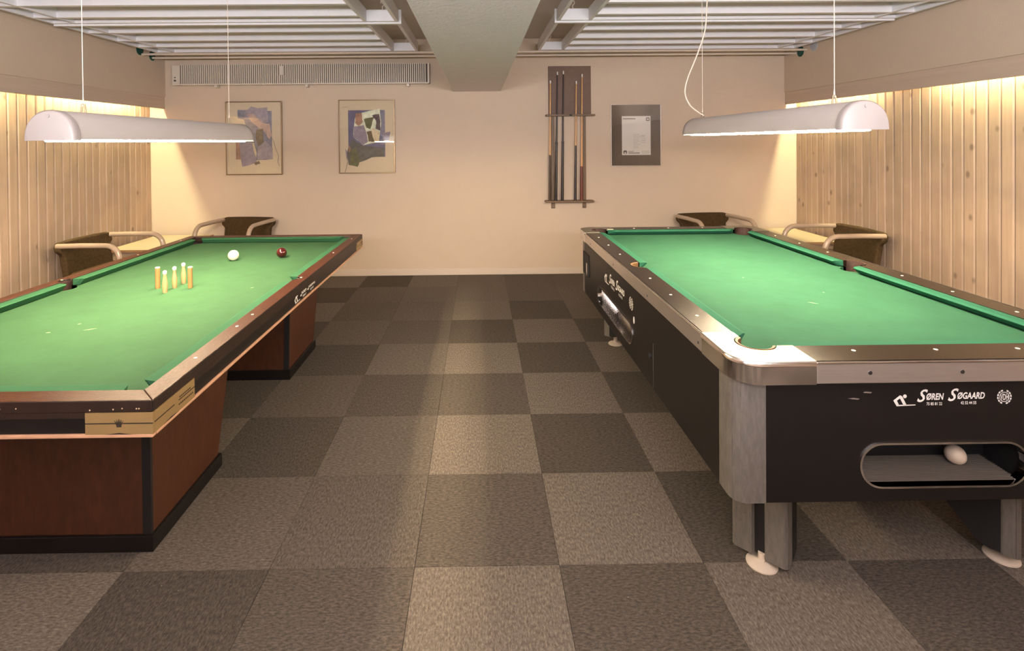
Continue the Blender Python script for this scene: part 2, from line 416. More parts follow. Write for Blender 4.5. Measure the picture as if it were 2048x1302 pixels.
# cove fixtures (fluorescent battens behind the fascias)
def cove(x, sgn, y0, y1, lab):
    t = thing('batten_light', (x, (y0+y1)/2, 2.05), lab, 'light', None); L_ = (y1-y0)/2
    MB().box(-.03, .03, -L_, L_, .02, .07).build('housing', LAMPW, t)
    MB().tube([(0, -L_+.03, 0), (0, L_-.03, 0)], .014, 10).build('tube', GLOWC, t)
    for s in (-1, 1): MB().box(-.016, .016, s*L_-s*.03-.008, s*L_-s*.03+.008, -.018, .025).build('lamp_holder', LAMPW, t)
cove(-3.525, -1, 4.28, 5.52, 'fluorescent batten behind the left fascia board, end nearest the back wall')
cove(-3.525, -1, 2.76, 4.00, 'fluorescent batten behind the left fascia board, at the photo\'s left edge')
cove(3.455, 1, 4.48, 5.70, 'fluorescent batten behind the right fascia board, end nearest the back wall')
cove(3.455, 1, 2.80, 4.02, 'fluorescent batten behind the right fascia board, at the photo\'s right edge')

# ------------------------------------------------------------------ ceiling grilles of slats
ZG = 2.41
def grille(x0, x1, y0, y1, beamside, slat_ys, lab, back_board=True):
    """x0..x1 whole frame; beamside = -1 if the beam lies on the low-x side"""
    t = thing('ceiling_grille', ((x0+x1)/2, (y0+y1)/2, ZG), lab, 'ceiling grille', 'white slatted ceiling grilles'); off = t.location
    H = .085; th = .026
    def rail(xa): bev(MB().box(xa, xa+th, y0, y1, ZG, ZG+H+.01).build('side_rail', SLATP, t, off), .0015)
    if beamside < 0:
        rail(x0); inner = x0+.245; rail(inner); rail(x1-th); sx0, sx1 = inner+th, x1-th; rail(x1-th-.17)
    else:
        rail(x1-th); inner = x1-.245-th; rail(inner); rail(x0); sx0, sx1 = x0+th, inner; rail(x0+.17)
    for ys in slat_ys:
        MB().box(sx0, sx1, ys-.008, ys+.030, ZG+.002, ZG+H-.002).build('slat', SLATP, t, off)
    for ye in (y0, y1-th):
        bev(MB().box(x0+th, x1-th, ye, ye+th, ZG+.001, ZG+H).build('end_board', SLATP, t, off), .0015)
    # suspension hooks
    for hx in ((x0+.12) if beamside < 0 else (x1-.12),):
        for hy in (y0+.09, y1-.03):
            pts = [(hx, hy, ZG+H), (hx, hy, ZG+H+.03)]+[(hx+.014*math.sin(a), hy, ZG+H+.048-.018*math.cos(a)) for a in [k*PI/5 for k in range(1, 8)]]+[(hx, hy, ZC)]
            MB().tube(pts, .003, 6).build('hook', WIREW, t, off)
def slats(y0, y1, st=.333): 
    r = []; y = y0
    while y < y1: r.append(y); y += st
    return r
farS = [4.45, 4.80, 5.10]
grille(-3.31, -.62, 4.18, 5.42, 1, farS, 'white slatted grille on the left, the one nearest the back wall')
grille(.62, 3.30, 4.18, 5.42, -1, farS, 'white slatted grille on the right, the one nearest the back wall')
nS = [3.905-.333*k for k in range(0, 4)]
grille(-3.31, -.62, 2.86, 4.10, 1, nS, 'white slatted grille left of the beam, second from the back wall')
grille(.62, 3.30, 2.86, 4.10, -1, nS, 'white slatted grille right of the beam, second from the back wall')
for x0, x1, sd, lab in ((-3.31, -.62, 'left', 1), (.62, 3.30, 'right', -1)):
    grille(x0, x1, 1.54, 2.78, lab, [2.585-.333*k for k in range(4)], 'white slatted grille %s of the beam, nearest the camera' % sd)
# deeper carrier boards bridging the joint between the grilles
for x0, x1, sd in ((-3.31, -.60, 'left'), (.605, 3.30, 'right')):
    o = bev(MB().box(x0, x1, 4.11, 4.135, ZG-.012, ZG+.10).build('carrier_board', SLATP), .002)
    tag(o, 'long white board across the joint between grilles, %s of the beam' % sd, 'board', 'carrier boards between grilles')

# heating pipes below the grilles
for (yy, zz, xa, xb, lab) in ((5.36, 2.388, BL-.01, BR+.004, 'white pipe under the grilles, the one nearer the camera'), (5.53, 2.378, BL-.01, BR-.002, 'white pipe under the grilles, the one nearer the back wall')):
    tag(MB().tube([(xa, yy, zz), (xb, yy, zz)], .0115, 10).build('heating_pipe', TRIMP), lab, 'pipe', 'pipes along the back wall')
def sleeve(x, y, z, sgn, m_, lab, r=.05):
    o = MB(); F = (lambda u, v, d: (x-sgn*d, y+u, z+v))
    o.disc(F, 0, 0, r, -.002, .004, 24, 0).disc(F, 0, 0, r*.8, .004, .006, 20, 0)
    tag(o.build('pipe_sleeve', m_), lab, 'pipe sleeve')
sleeve(BL, 5.33, 2.43, -1, SLEEVE, 'dark green pipe sleeve in the left bulkhead, nearer the camera', .055)
sleeve(BL, 5.53, 2.400, -1, SLEEVE, 'dark green pipe sleeve in the left bulkhead, nearer the back wall', .05)
sleeve(BR, 5.46, 2.385, 1, SLEEVE, 'dark green pipe sleeve in the right bulkhead', .055)
sleeve(BR, 5.24, 2.405, 1, CAPP, 'pale grey round cap on the right bulkhead', .055)

# ------------------------------------------------------------------ radiator on the back wall
def radiator():
    x0, x1, z0, z1 = -3.31, -.53, 2.105, 2.325
    t = thing('wall_convector', ((x0+x1)/2, YB, z0), 'long cream ribbed radiator high on the back wall', 'radiator'); off = t.location
    yf = YB-.085
    MB().box(x0, x1, yf+.012, YB-.03, z0+.01, z1-.004).build('core_panel', RADD, t, off)
    mb = MB(); n = 118; p = (x1-.03-(x0+.10))/n
    for k in range(n):
        xx = x0+.10+k*p; mb.box(xx, xx+p*.52, yf, yf+.03, z0+.014, z1)
    f = mb.build('rib', RADP, t, off); f['kind'] = 'stuff'
    bev(MB().box(x0, x0+.085, yf+.004, YB-.02, z0, z1-.004).build('end_plate', RADP, t, off), .002)
    bev(MB().box(x1-.02, x1, yf+.002, YB-.02, z0, z1).build('end_plate', RADP, t, off), .002)
    bev(MB().box(x0+.05, x1, yf-.002, YB-.03, z0, z0+.014).build('bottom_channel', RADP, t, off), .002)
    for bx in (-2.86, -1.88, -.78): bev(MB().box(bx, bx+.03, yf+.01, YB, z0-.028, z0).build('bracket', RADP, t, off), .002)
    bev(MB().box(-2.145, -2.10, yf-.02, yf+.001, z0+.10, z0+.20).build('heat_meter', RADP, t, off), .004)
    MB().disc(FNEAR(yf), x0+.035, z0+.05, .010, -.008, .005, 12).disc(FNEAR(yf), x0+.035, z0+.085, .006, -.008, .005, 12).build('valve', SCREWM, t, off)
radiator()

# ------------------------------------------------------------------ framed pictures
def mottled(name, c, amt=.35, sc=25): return mat(name, srgb(*c), .85, noise=amt, nscale=sc, dark=.9)
ART = [mottled('art_slate', (132, 130, 142)), mottled('art_lavender', (168, 154, 160), .3), mottled('art_grey', (156, 142, 151), .25), mottled('art_terracotta', (178, 134, 108), .3),
       mottled('art_olive', (116, 98, 70), .5), mottled('art_pink', (200, 168, 150), .25), mottled('art_blue', (112, 108, 134), .3, 6), mottled('art_cream', (235, 234, 201), .3),
       mottled('art_green', (112, 112, 74), .4), mottled('art_darkgreen', (104, 102, 94), .35), mottled('art_charcoal', (100, 84, 88), .6, 60), mottled('art_peach', (235, 210, 169), .3)]
def rag(pts, k=3, a=4):
    out = []
    for i, p in enumerate(pts):
        q = pts[(i+1) % len(pts)]
        out.append(p)
        for j in range(1, k):
            t_ = j/k; out.append((p[0]+(q[0]-p[0])*t_+random.uniform(-a, a), p[1]+(q[1]-p[1])*t_+random.uniform(-a, a)))
    return out
def picture(name, x0, x1, z0, z1, patches, box, lab, rot=0):
    t = thing(name, ((x0+x1)/2, YB, z0), lab, 'picture', None); off = t.location
    w_ = .010; yf = YB-.028
    fr = MB(); F = FNEAR(yf)
    bev(fr.prism([[(x0, z0), (x1, z0), (x1, z1), (x0, z1)], [(x0+w_, z0+w_), (x1-w_, z0+w_), (x1-w_, z1-w_), (x0+w_, z1-w_)]], 0, .026, F).build('frame', FRAMEM, t, off), .0012)
    MB().box(x0+w_, x1-w_, YB-.016, YB-.004, z0+w_, z1-w_).build('mat_board', MATB, t, off)
    bx0, bx1, by0, by1 = box; mb = MB()
    G = FNEAR(YB-.016)
    for k, (mi, pts, rg) in enumerate(patches):
        P = [(x0+(a-bx0)/(bx1-bx0)*(x1-x0), z1-(b-by0)/(by1-by0)*(z1-z0)) for a, b in (rag(pts) if rg else pts)]
        mb.prism(P, -.0004*(k+1), 0, G, mi)
    mb.build('artwork', ART+[DARKP, INK], t, off)
    MB().box(x0+w_, x1-w_, yf+.004, yf+.0055, z0+w_, z1-w_).build('glass_pane', GLASS, t, off)
def line(pts, w_=2):
    return [(x, y) for x, y in pts]+[(x+w_, y+w_*.4) for x, y in reversed(pts)]
pa1 = [(0, [(235, 200), (585, 215), (585, 710), (395, 720), (350, 480), (300, 300), (235, 285)], 1), (3, [(212, 520), (262, 520), (262, 710), (212, 710)], 0),
       (1, [(300, 230), (375, 165), (440, 185), (540, 175), (550, 330), (470, 335), (380, 300), (300, 300)], 1), (2, [(245, 535), (375, 520), (430, 745), (275, 785)], 1),
       (5, [(330, 250), (400, 240), (470, 330), (560, 345), (585, 470), (560, 510), (500, 420), (380, 330)], 1), (4, [(430, 400), (495, 395), (500, 540), (440, 575), (418, 490)], 1),
       (11, [(385, 540), (400, 540), (425, 640), (420, 690), (395, 620)], 0), (1, [(440, 590), (520, 520), (590, 600), (590, 710), (430, 715)], 1), (4, [(395, 745), (450, 725), (460, 755), (420, 770)], 1),
       (13, line([(560, 465), (600, 520), (620, 600), (650, 680), (640, 740), (660, 780)], 3), 0)]
pa2 = [(6, [(1368, 210), (1752, 210), (1752, 685), (1368, 685)], 0), (0, [(1700, 210), (1752, 210), (1752, 560), (1700, 560)], 0),
       (7, [(1440, 290), (1500, 240), (1700, 195), (1712, 330), (1700, 430), (1650, 540), (1525, 565), (1420, 480)], 1), (3, [(1450, 240), (1510, 238), (1520, 330), (1480, 370), (1440, 340)], 1),
       (2, [(1430, 375), (1530, 360), (1560, 450), (1575, 530), (1520, 565), (1420, 480)], 1), (8, [(1530, 300), (1640, 280), (1600, 400), (1560, 390)], 1),
       (10, [(1620, 262), (1690, 250), (1705, 330), (1700, 420), (1655, 400), (1660, 320)], 1), (11, [(1620, 390), (1700, 440), (1690, 540), (1640, 530), (1600, 450)], 1), (4, [(1560, 430), (1610, 420), (1640, 530), (1580, 530)], 1),
       (9, [(1405, 500), (1520, 570), (1750, 600), (1740, 685), (1610, 690), (1480, 740), (1460, 785), (1370, 765), (1350, 640), (1370, 590)], 1), (8, [(1400, 610), (1450, 590), (1490, 720), (1460, 785), (1385, 770)], 1),
       (3, [(1375, 565), (1395, 590), (1385, 640), (1370, 630)], 0), (2, [(1335, 600), (1352, 620), (1360, 740), (1345, 690)], 0), (2, [(1730, 440), (1810, 430), (1785, 530), (1720, 560)], 1),
       (13, line([(1310, 180), (1345, 174), (1385, 178)], 3), 0), (13, line([(1330, 840), (1345, 790), (1358, 730)], 3), 0)]
picture('abstract_picture', -2.768, -2.155, 1.125, 1.930, pa1, (112, 690, 115, 870), 'framed abstract collage in mauve and grey, behind the end of the left lamp')
picture('abstract_picture', -1.535, -.920, 1.131, 1.940, pa2, (1270, 1855, 103, 852), 'framed abstract collage with blue rectangle and green, nearer the beam')
def notice():
    x0, x1, z0, z1 = 1.455, 2.010, 1.184, 1.866
    t = thing('framed_notice', ((x0+x1)/2, YB, z0), 'framed white notice on a grey-brown mat, right of the cue rack', 'notice'); off = t.location
    w_ = .007; yf = YB-.026
    bev(MB().prism([[(x0, z0), (x1, z0), (x1, z1), (x0, z1)], [(x0+w_, z0+w_), (x1-w_, z0+w_), (x1-w_, z1-w_), (x0+w_, z1-w_)]], 0, .024, FNEAR(yf)).build('frame', ALU, t, off), .001)
    MB().box(x0+w_, x1-w_, YB-.016, YB-.004, z0+w_, z1-w_).build('mat_board', GREYMAT, t, off)
    p0, p1, q0, q1 = 1.578, 1.895, 1.306, 1.735
    pp = MB().box(p0, p1, YB-.018, YB-.016, q0, q1).build('paper', PAPER, t, off)
    mb = MB(); F = FNEAR(YB-.018); R = lambda a, b, c, d, mi: mb.prism([(a, c), (b, c), (b, d), (a, d)], -.0006, 0, F, mi)
    R(p0+.012, p0+.150, q1-.034, q1-.024, 0)
    mb.prism(oblong(p1-.052, p1-.010, q1-.054, q1-.016, 4, .010), -.0006, 0, F, 0); mb.prism(oblong(p1-.043, p1-.019, q1-.042, q1-.028, 3, .004), -.0009, 0, F, 2)
    mb.prism(oblong(p0+.014, p0+.056, q0+.012, q0+.052, 4, .014), -.0006, 0, F, 0); mb.prism(oblong(p0+.026, p0+.044, q0+.014, q0+.032, 3, .006), -.0009, 0, F, 2)
    R(p0+.068, p0+.130, q0+.036, q0+.042, 0); R(p0+.068, p0+.195, q0+.017, q0+.026, 0)
    for k, ww in enumerate((.07, .12, .08, .06, .075, .05, .08, .055, .06)):
        R(p0+.125, p0+.125+ww, q1-.205-k*.018, q1-.201-k*.018, 1)
    for k in range(5): R(p0+.212+.0*k, p0+.212+.05, q1-.215-k*.02, q1-.211-k*.02, 1)
    for u in (.222, .250, .276):
        mb.prism([oblong(p0+u, p0+u+.020, q0+.014, q0+.046, 3, .008), oblong(p0+u+.004, p0+u+.016, q0+.018, q0+.042, 3, .005)], -.0006, 0, F, 1)
    mb.build('print', [INK, INKL, PAPER], pp, off)
    MB().box(x0+w_, x1-w_, yf+.003, yf+.0045, z0+w_, z1-w_).build('glass_pane', GLASS, t, off)
notice()

# ------------------------------------------------------------------ cue rack and cues
def rack():
    t = thing('cue_rack', (1.0, YB, .726), 'brown wooden wall rack holding billiard cues between beam and notice', 'cue rack'); off = t.location
    bev(MB().box(.770, 1.238, YB-.02, YB, 1.752, 2.290).build('back_board', RACKB, t, off), .002)
    for a in (.795, 1.140): bev(MB().box(a, a+.040, YB-.018, YB, .726, 1.752).build('post', RACK, t, off), .002)
    bev(MB().box(.735, 1.268, YB-.095, YB, 1.738, 1.758).build('holder_shelf', RACK, t, off), .002)
    bev(MB().box(.722, 1.250, YB-.100, YB, .797, .817).build('base_shelf', RACK, t, off), .002)
    for a in (.815, 1.160): MB().disc(FNEAR(YB-.018), a, .745, .006, -.004, .002, 10).build('screw', SCREWM, t, off)
    MB().box(.985, 1.015, YB-.097, YB-.09, 1.741, 1.755).build('clip', BLACKM, t, off)
rack()
def cue(xb, xt, ztip, kind, lab):
    yb, yt = YB-.062, YB-.050; z0 = .817
    t = thing('billiard_cue', (xb, yb, z0), lab, 'cue', 'cues standing in the wall rack'); L_ = ztip-z0
    P = lambda f: ((xt-xb)*f, (yt-yb)*f, L_*f)
    rad = lambda f: .0150-.0090*f
    def seg(nm, f0, f1, m_, dr=0):
        n = 6; MB().tube([P(f0+(f1-f0)*k/n) for k in range(n+1)], [rad(f0+(f1-f0)*k/n)+dr for k in range(n+1)], 10).build(nm, m_, t)
    if kind == 'black': seg('butt', 0, .44, CUED, .001); seg('joint', .44, .455, CUED, .003); seg('shaft', .455, .975, CUED, -.001)
    elif kind == 'dark': seg('butt', 0, .46, CUED); seg('shaft', .46, .975, CUEL)
    elif kind == 'red': seg('butt', 0, .27, CUER, .003); seg('shaft', .27, .98, CUEL)
    else: seg('butt', 0, .38, mat('cue_mottled', srgb(70, 48, 30), .35, noise=.7, nscale=90)); seg('shaft', .38, .975, CUEL)
    MB().tube([P(.975), P(1)], .0068, 10).build('tip', CUEW, t)
def xz(zx, zy): return 1060+zx/4.07, 110+zy/4.07
def px2w(px, py):
    Yc = YB-.05; d = [(px-966.69)/1043.746, (py-294.57)/1043.746, 1.0]
    D = [d[0]*R0[i]+d[1]*R1[i]+R2[i] for i in range(3)]; t_ = Yc/D[1]; return t_*D[0], 1.4656+t_*D[2]
for zxb, zxt, zyt, kd, lab in ((160, 166, 208, 'mottled', 'pale cue with mottled dark butt, leftmost in the rack'), (210, 223, 137, 'black', 'all-black cue, second from the left in the rack'),
                               (262, 272, 130, 'black', 'all-black cue, tallest, middle of the rack'), (367, 377, 212, 'dark', 'pale shaft cue with black butt, second from the right in the rack'),
                               (418, 424, 155, 'red', 'pale shaft cue with reddish butt, rightmost in the rack')):
    xb = px2w(*xz(zxb, 1175))[0]; xt, zt = px2w(*xz(zxt, zyt)); cue(xb, xt, zt, kd, lab)

# ------------------------------------------------------------------ logo used on the tables (sliding player figure, lettering, round badge)
def player(mb, F, u, v, s, d=-.0012):
    P = lambda pts: mb.add([F(u+a*s, v+b*s, d) for a, b in pts], [tuple(range(len(pts)))])
    # 1 unit = figure width; bent player, head, cue line
    P([(0, .26), (.30, .49), (.40, .44), (.60, .04), (.46, .04), (.30, .35), (.16, .25), (.26, .05), (.15, .0)])
    P([(.15, 0), (.99, .03), (1, .07), (.22, .06)])
    P([(.52+.085*math.cos(2*PI*k/14), .44+.085*math.sin(2*PI*k/14)) for k in range(14)])
def badge(mb, F, u, v, r, d=-.0012):
    n = 28
    ring = lambda r0, r1, a0, a1: mb.add([F(u+q*math.cos(a0+(a1-a0)*k/n), v+q*math.sin(a0+(a1-a0)*k/n), d) for q in (r0, r1) for k in range(n+1)], [(k, k+1, n+1+k+1, n+1+k) for k in range(n)])
    for a in range(14):
        if a in (3, 10): continue
        ring(.80*r, r, a*2*PI/14, (a+.72)*2*PI/14)
    n = 20; ring(.60*r, .68*r, 0, 2*PI)
    text_mb(mb, 'VDH', F, u-.55*r, v-.42*r, .84*r, 1.1*r, d-.0002, 0, .02)
def logo(mb, F, u0, v0, w_, rb=True, compact=False):
    """u0,v0 lower left of the figure; w_ = width of figure + lettering"""
    h = w_*.145
    player(mb, F, u0, v0, w_*.235)
    x = u0+w_*.25
    text_mb(mb, 'S', F, x, v0+h*.28, h*.92, w_*.115, shear=.45, bold=.015)
    text_mb(mb, 'ØREN', F, x+w_*.098, v0+h*.42, h*.50, w_*.185, shear=.2, bold=.03)
    text_mb(mb, 'S', F, x+w_*.325, v0+h*.32, h*.92, w_*.115, shear=.45, bold=.015)
    text_mb(mb, 'ØGAARD', F, x+w_*.425, v0+h*.46, h*.50, w_*.29, shear=.2, bold=.03)
    text_mb(mb, '75 85 81 22', F, x+w_*.10, v0+h*.04, h*.22, w_*.165, shear=0, bold=.02)
    text_mb(mb, '42 52 44 55', F, x+w_*.46, v0+h*.08, h*.22, w_*.165, shear=0, bold=.02)

# ------------------------------------------------------------------ RIGHT: pool table
def arc(cx, cy, r, a0, a1, n=10):
    return [(cx+r*math.cos(math.radians(a0+(a1-a0)*k/n)), cy+r*math.sin(math.radians(a0+(a1-a0)*k/n))) for k in range(n+1)]

def pool_table():
    X0, X1, Y0, Y1, Z = .757, 2.085, 1.533, 3.975, .805
    cx, cy = (X0+X1)/2, (Y0+Y1)/2
    t = thing('pool_table', (cx, cy, 0), 'black pool table with green cloth and chrome corners, on the right', 'pool table'); off = Vector((cx, cy, 0))
    RW = .108                                      # laminate rail width
    CW = .048                                      # cushion width
    ix0, ix1, iy0, iy1 = X0+RW, X1-RW, Y0+RW+.012, Y1-RW
    nx0, nx1, ny0, ny1 = ix0+CW, ix1-CW, iy0+CW, iy1-CW
    ZC_ = .768
    pr = .062                                      # pocket radius
    pk = {'nl': (ix0+.024, iy0+.024), 'nr': (ix1-.024, iy0+.024), 'fl': (ix0+.024, iy1-.024), 'fr': (ix1-.024, iy1-.024), 'ml': (ix0-.006, cy), 'mr': (ix1+.006, cy)}
    # cloth bed with pocket bites
    bed = []
    def bite(x, y, r, a0, a1): return arc(x, y, r, a0, a1, 12)
    bed += bite(*pk['nl'], pr, 120, -30)           # inside the corner, concave
    bed += bite(*pk['nr'], pr, 210, 60)
    bed += bite(ix1+.006, cy, pr-.006, 260, 100)
    bed += bite(*pk['fr'], pr, 300, 150)
    bed += bite(*pk['fl'], pr, 30, -120)
    bed += bite(ix0-.006, cy, pr-.006, 80, -80)
    MB().prism(bed, ZC_-.02, ZC_).build('cloth_bed', CLOTH_R, t, off)
    # faint chalk marks on the cloth
    mb = MB()
    for (x, y, a, L_) in ((1.414, 2.20, -.6, .045), (1.33, 2.62, .4, .012), (1.56, 2.35, -1, .010)):
        dx, dy = math.cos(a)*L_/2, math.sin(a)*L_/2; px_, py_ = -math.sin(a)*.004, math.cos(a)*.004
        mb.add([(x-dx, y-dy, ZC_+.0006), (x+px_, y+py_, ZC_+.0006), (x+dx, y+dy, ZC_+.0006), (x-px_, y-py_, ZC_+.0006)], [(0, 1, 2, 3)])
    mb.build('chalk_mark', mat('chalk_smudge', srgb(128, 160, 116), .9), t, off)
    # slate/under box
    MB().box(X0+.06, X1-.06, Y0+.09, Y1-.09, ZC_-.105, ZC_-.09).build('under_frame', BLACKM, t, off)
    # cushions: six, profile swept between jaws
    def cushion(axis, a0, a1, wood, nose, sgn, j0, j1):
        # a0..a1 along the rail at the wood edge; nose shorter by jaw cuts
        zt, zn, zb = Z-.002, Z-.008, ZC_+.004
        def pt(al, ac, z): return (al, ac, z) if axis == 'x' else (ac, al, z)
        rows = []
        for al_w, al_n in ((a0, a0+j0), (a1, a1-j1)):
            rows.append([pt(al_w, wood, zt), pt(al_n-(.010 if al_w == a0 else -.010)*1, nose-sgn*.012, zt-.001), pt(al_n, nose, zn), pt(al_n, nose-sgn*.001, zn-.003), pt(al_n, nose-sgn*.026, zb), pt(al_w, wood, zb)])
        vs = rows[0]+rows[1]; n = 6
        fs = [tuple(range(n)), tuple(range(n, 2*n))]+[(i, (i+1) % n, (i+1) % n+n, i+n) for i in range(n)]
        bev(MB().add(vs, fs).build('cushion', CUSHR, t, off), .0015)
    cp = .088; jc = .045; sp = .062; js = .018
    cushion('x', ix0+cp, ix1-cp, iy0, ny0, 1, jc, jc)
    cushion('x', ix0+cp, ix1-cp, iy1, ny1, -1, jc, jc)
    for wood, nose, sg in ((ix0, nx0, 1), (ix1, nx1, -1)):
        cushion('y', iy0+cp, cy-sp, wood, nose, sg, jc, js)
        cushion('y', cy+sp, iy1-cp, wood, nose, sg, js, jc)
    # laminate rails
    CA = .24                                      # corner casting arm length
    rz0 = Z-.028
    def rail_poly(pts, m_): bev(MB().prism(pts, rz0, Z).build('rail', m_, t, off), .0015)
    e = .006                                       # metal band thickness
    rail_poly([(X0+CA+.001, Y0+e), (X1-CA-.001, Y0+e), (X1-CA-.001, iy0), (X0+CA+.001, iy0)], RWOODX)
    rail_poly([(X0+CA+.001, Y1-e), (X1-CA-.001, Y1-e), (X1-CA-.001, iy1), (X0+CA+.001, iy1)], RWOODX)
    for xo, xi, cxp, a0, a1 in ((X0+e, ix0, pk['ml'][0], 80, -80), (X1-e, ix1, pk['mr'][0], 100, 260)):
        s_ = 1 if xi > xo else -1
        r_ = .058
        if s_ > 0: bite_ = arc(xi-.006, cy, r_, -84, -276, 14)
        else: bite_ = arc(xi+.006, cy, r_, -96, 96, 14)
        rail_poly([(xo, Y0+CA+.001), (xi, Y0+CA+.001)]+[p for p in bite_]+[(xi, Y1-CA-.001), (xo, Y1-CA-.001)], RWOOD)
    # sights
    for k in (-3, -2, -1, 1, 2, 3):
        for sx in (X0+.058, X1-.055):
            MB().disc(FTOP(Z), sx, cy+k*.268, .0058, -.0008, .001, 12).build('sight', PINT, t, off)
    for k in (-1, 0, 1):
        for sy in (Y0+.078, Y1-.062): MB().disc(FTOP(Z), cx+k*.258, sy, .0062, -.0008, .001, 12).build('sight', PINT, t, off)
    # aluminium bands
    zb0 = .738
    r_o = .085
    def band(x0, x1, y0, y1, axis):
        b_ = bev(MB().box(x0, x1, y0, y1, zb0, Z-.002).build('trim_band', ALU, t, off), .0025)
        if axis == 'x':
            MB().tube([(x0, y0-.0005, Z-.004), (x1, y0-.0005, Z-.004)], .0035, 8).build('edge_bead', CHROME, b_, off)
        else:
            xs = x0 if x0 < cx else x1
            MB().tube([(xs, y0, Z-.004), (xs, y1, Z-.004)], .0035, 8).build('edge_bead', CHROME, b_, off)
        return b_
    bN = band(X0+CA, X1-CA, Y0, Y0+e, 'x'); bF = band(X0+CA, X1-CA, Y1-e, Y1, 'x')
    bL = band(X0, X0+e, Y0+CA, Y1-CA, 'y'); bR = band(X1-e, X1, Y0+CA, Y1-CA, 'y')
    for sx in (1.156, 1.432, 1.700): MB().disc(FNEAR(Y0), sx, .770, .006, -.002, .002, 12).build('screw', SCREWM, bN, off)
    for sy in (1.80, 2.35, 2.95, 3.55): MB().disc(FLEFT(X0), -sy, .762, .005, -.002, .002, 12).build('screw', SCREWM, bL, off)
    # corner castings: rounded outside, bitten by the pocket, skirt on the outside
    for key, mx, my in (('nl', 1, 1), ('nr', -1, 1), ('fl', 1, -1), ('fr', -1, -1)):
        ox = X0 if mx > 0 else X1; oy = Y0 if my > 0 else Y1
        lx = pk[key][0]-ox; ly = pk[key][1]-oy
        tr = lambda p: (ox+mx*p[0], oy+my*p[1])
        ry_in = abs((iy0 if my > 0 else iy1)-oy); rx_in = RW
        a_lo = math.degrees(math.asin(max(-1, min(1, (ry_in-abs(ly))/pr))))
        outer = [(0, CA)]+arc(r_o, r_o, r_o, 180, 270, 10)+[(CA, 0)]
        b0 = abs(lx); b1 = abs(ly)
        # from right arm end back along inner edge to pocket mouth, round the pocket, up the left arm
        sA = math.degrees(math.asin((ry_in-b1)/pr)); sB = math.degrees(math.acos((rx_in-b0)/pr))
        bite_ = arc(b0, b1, pr, sA, sB-360, 22)
        inner = [(CA, ry_in)]+bite_+[(rx_in, CA)]
        poly = [tr(p) for p in outer+inner]
        o_ = MB().prism(poly, Z-.010, Z+.002).build('corner_casting', CHROMEB, t, off); bev(o_, .002)
        # skirt
        path = [(0, CA)]+arc(r_o, r_o, r_o, 180, 270, 12)+[(CA, 0)]
        mb = MB(); q = [tr(p) for p in path]; inn = [tr(p) for p in [(e, CA)]+arc(r_o, r_o, r_o-e, 180, 270, 12)+[(CA, e)]]
        n = len(q); prof = [(0, Z+.001), (1, Z-.004), (1.6, Z-.012), (0, Z-.016), (0, zb0-.002)]
        # outward bead near the top via offset along normal
        vs = []; fs = []
        for i in range(n):
            nx_, ny_ = q[i][0]-inn[i][0], q[i][1]-inn[i][1]; l_ = math.hypot(nx_, ny_) or 1; nx_, ny_ = nx_/l_, ny_/l_
            for k_, (of, z_) in enumerate(prof): vs.append((q[i][0]+nx_*of*.003, q[i][1]+ny_*of*.003, z_))
            vs.append((inn[i][0], inn[i][1], zb0-.002)); vs.append((inn[i][0], inn[i][1], Z-.004))
        m_ = len(prof)+2
        for i in range(n-1):
            for k_ in range(m_-1): fs.append((i*m_+k_, i*m_+k_+1, (i+1)*m_+k_+1, (i+1)*m_+k_))
        fs.append(tuple(range(m_))); fs.append(tuple((n-1)*m_+k_ for k_ in range(m_)))
        mb.add(vs, fs, 0, True); mb.build('skirt', CHROME, o_, off)
        # pocket: rim and dark well
        c_ = tr((b0, b1))
        pts = [tr(p) for p in arc(b0, b1, pr-.004, sA-4, sB-356, 22)]
        pw = MB(); n = len(pts)
        inn2 = [tr(p) for p in arc(b0, b1, pr-.012, sA-4, sB-356, 22)]
        vs = []; 
        for i in range(n): vs += [(*pts[i], Z+.003), (*inn2[i], Z+.001), (*inn2[i], ZC_-.075), (*pts[i], ZC_-.075)]
        fs = [(i*4+k_, i*4+(k_+1) % 4, (i+1)*4+(k_+1) % 4, (i+1)*4+k_) for i in range(n-1) for k_ in range(4)]
        pk_o = MB().add(vs, fs, 0).build('pocket_liner', RIM if key == 'nl' else LEATHER, t, off)
        MB().prism([tr(p) for p in arc(b0, b1, pr-.004, 0, 340, 18)], ZC_-.08, ZC_-.07).build('pocket_bottom', BLACKM, pk_o, off)
    for key, s_ in (('ml', 1), ('mr', -1)):
        x_, y_ = pk[key]; ang = (96, 264) if s_ > 0 else (-84, 84)
        pts = arc(x_, y_, .058, ang[0], ang[1], 18); inn2 = arc(x_, y_, .050, ang[0], ang[1], 18); vs = []; n = len(pts)
        for i in range(n): vs += [(*pts[i], Z+.002), (*inn2[i], Z+.000), (*inn2[i], ZC_-.075), (*pts[i], ZC_-.075)]
        fs = [(i*4+k_, i*4+(k_+1) % 4, (i+1)*4+(k_+1) % 4, (i+1)*4+k_) for i in range(n-1) for k_ in range(4)]
        pk_o = MB().add(vs, fs, 0).build('pocket_liner', RIM if key == 'ml' else LEATHER, t, off)
        MB().prism(arc(x_, y_, .056, 0, 340, 18), ZC_-.08, ZC_-.07).build('pocket_bottom', BLACKM, pk_o, off)
    # apron
    ax0, ax1, ay0, ay1 = X0+.013, X1-.013, Y0+.042, Y1-.055; az0, az1 = .356, .740; cr = .098; th = .018
    slot = oblong(1.158, 1.672, .400, .532, 8)
    nf = MB().prism([[(ax0+cr, az0), (ax1-cr, az0), (ax1-cr, az1), (ax0+cr, az1)], slot], 0, th, FNEAR(ay0)).build('front_panel', BLACKP, t, off)
    MB().box(ax0+cr, ax1-cr, ay1-th, ay1, az0, az1).build('end_panel', BLACKP, t, off)
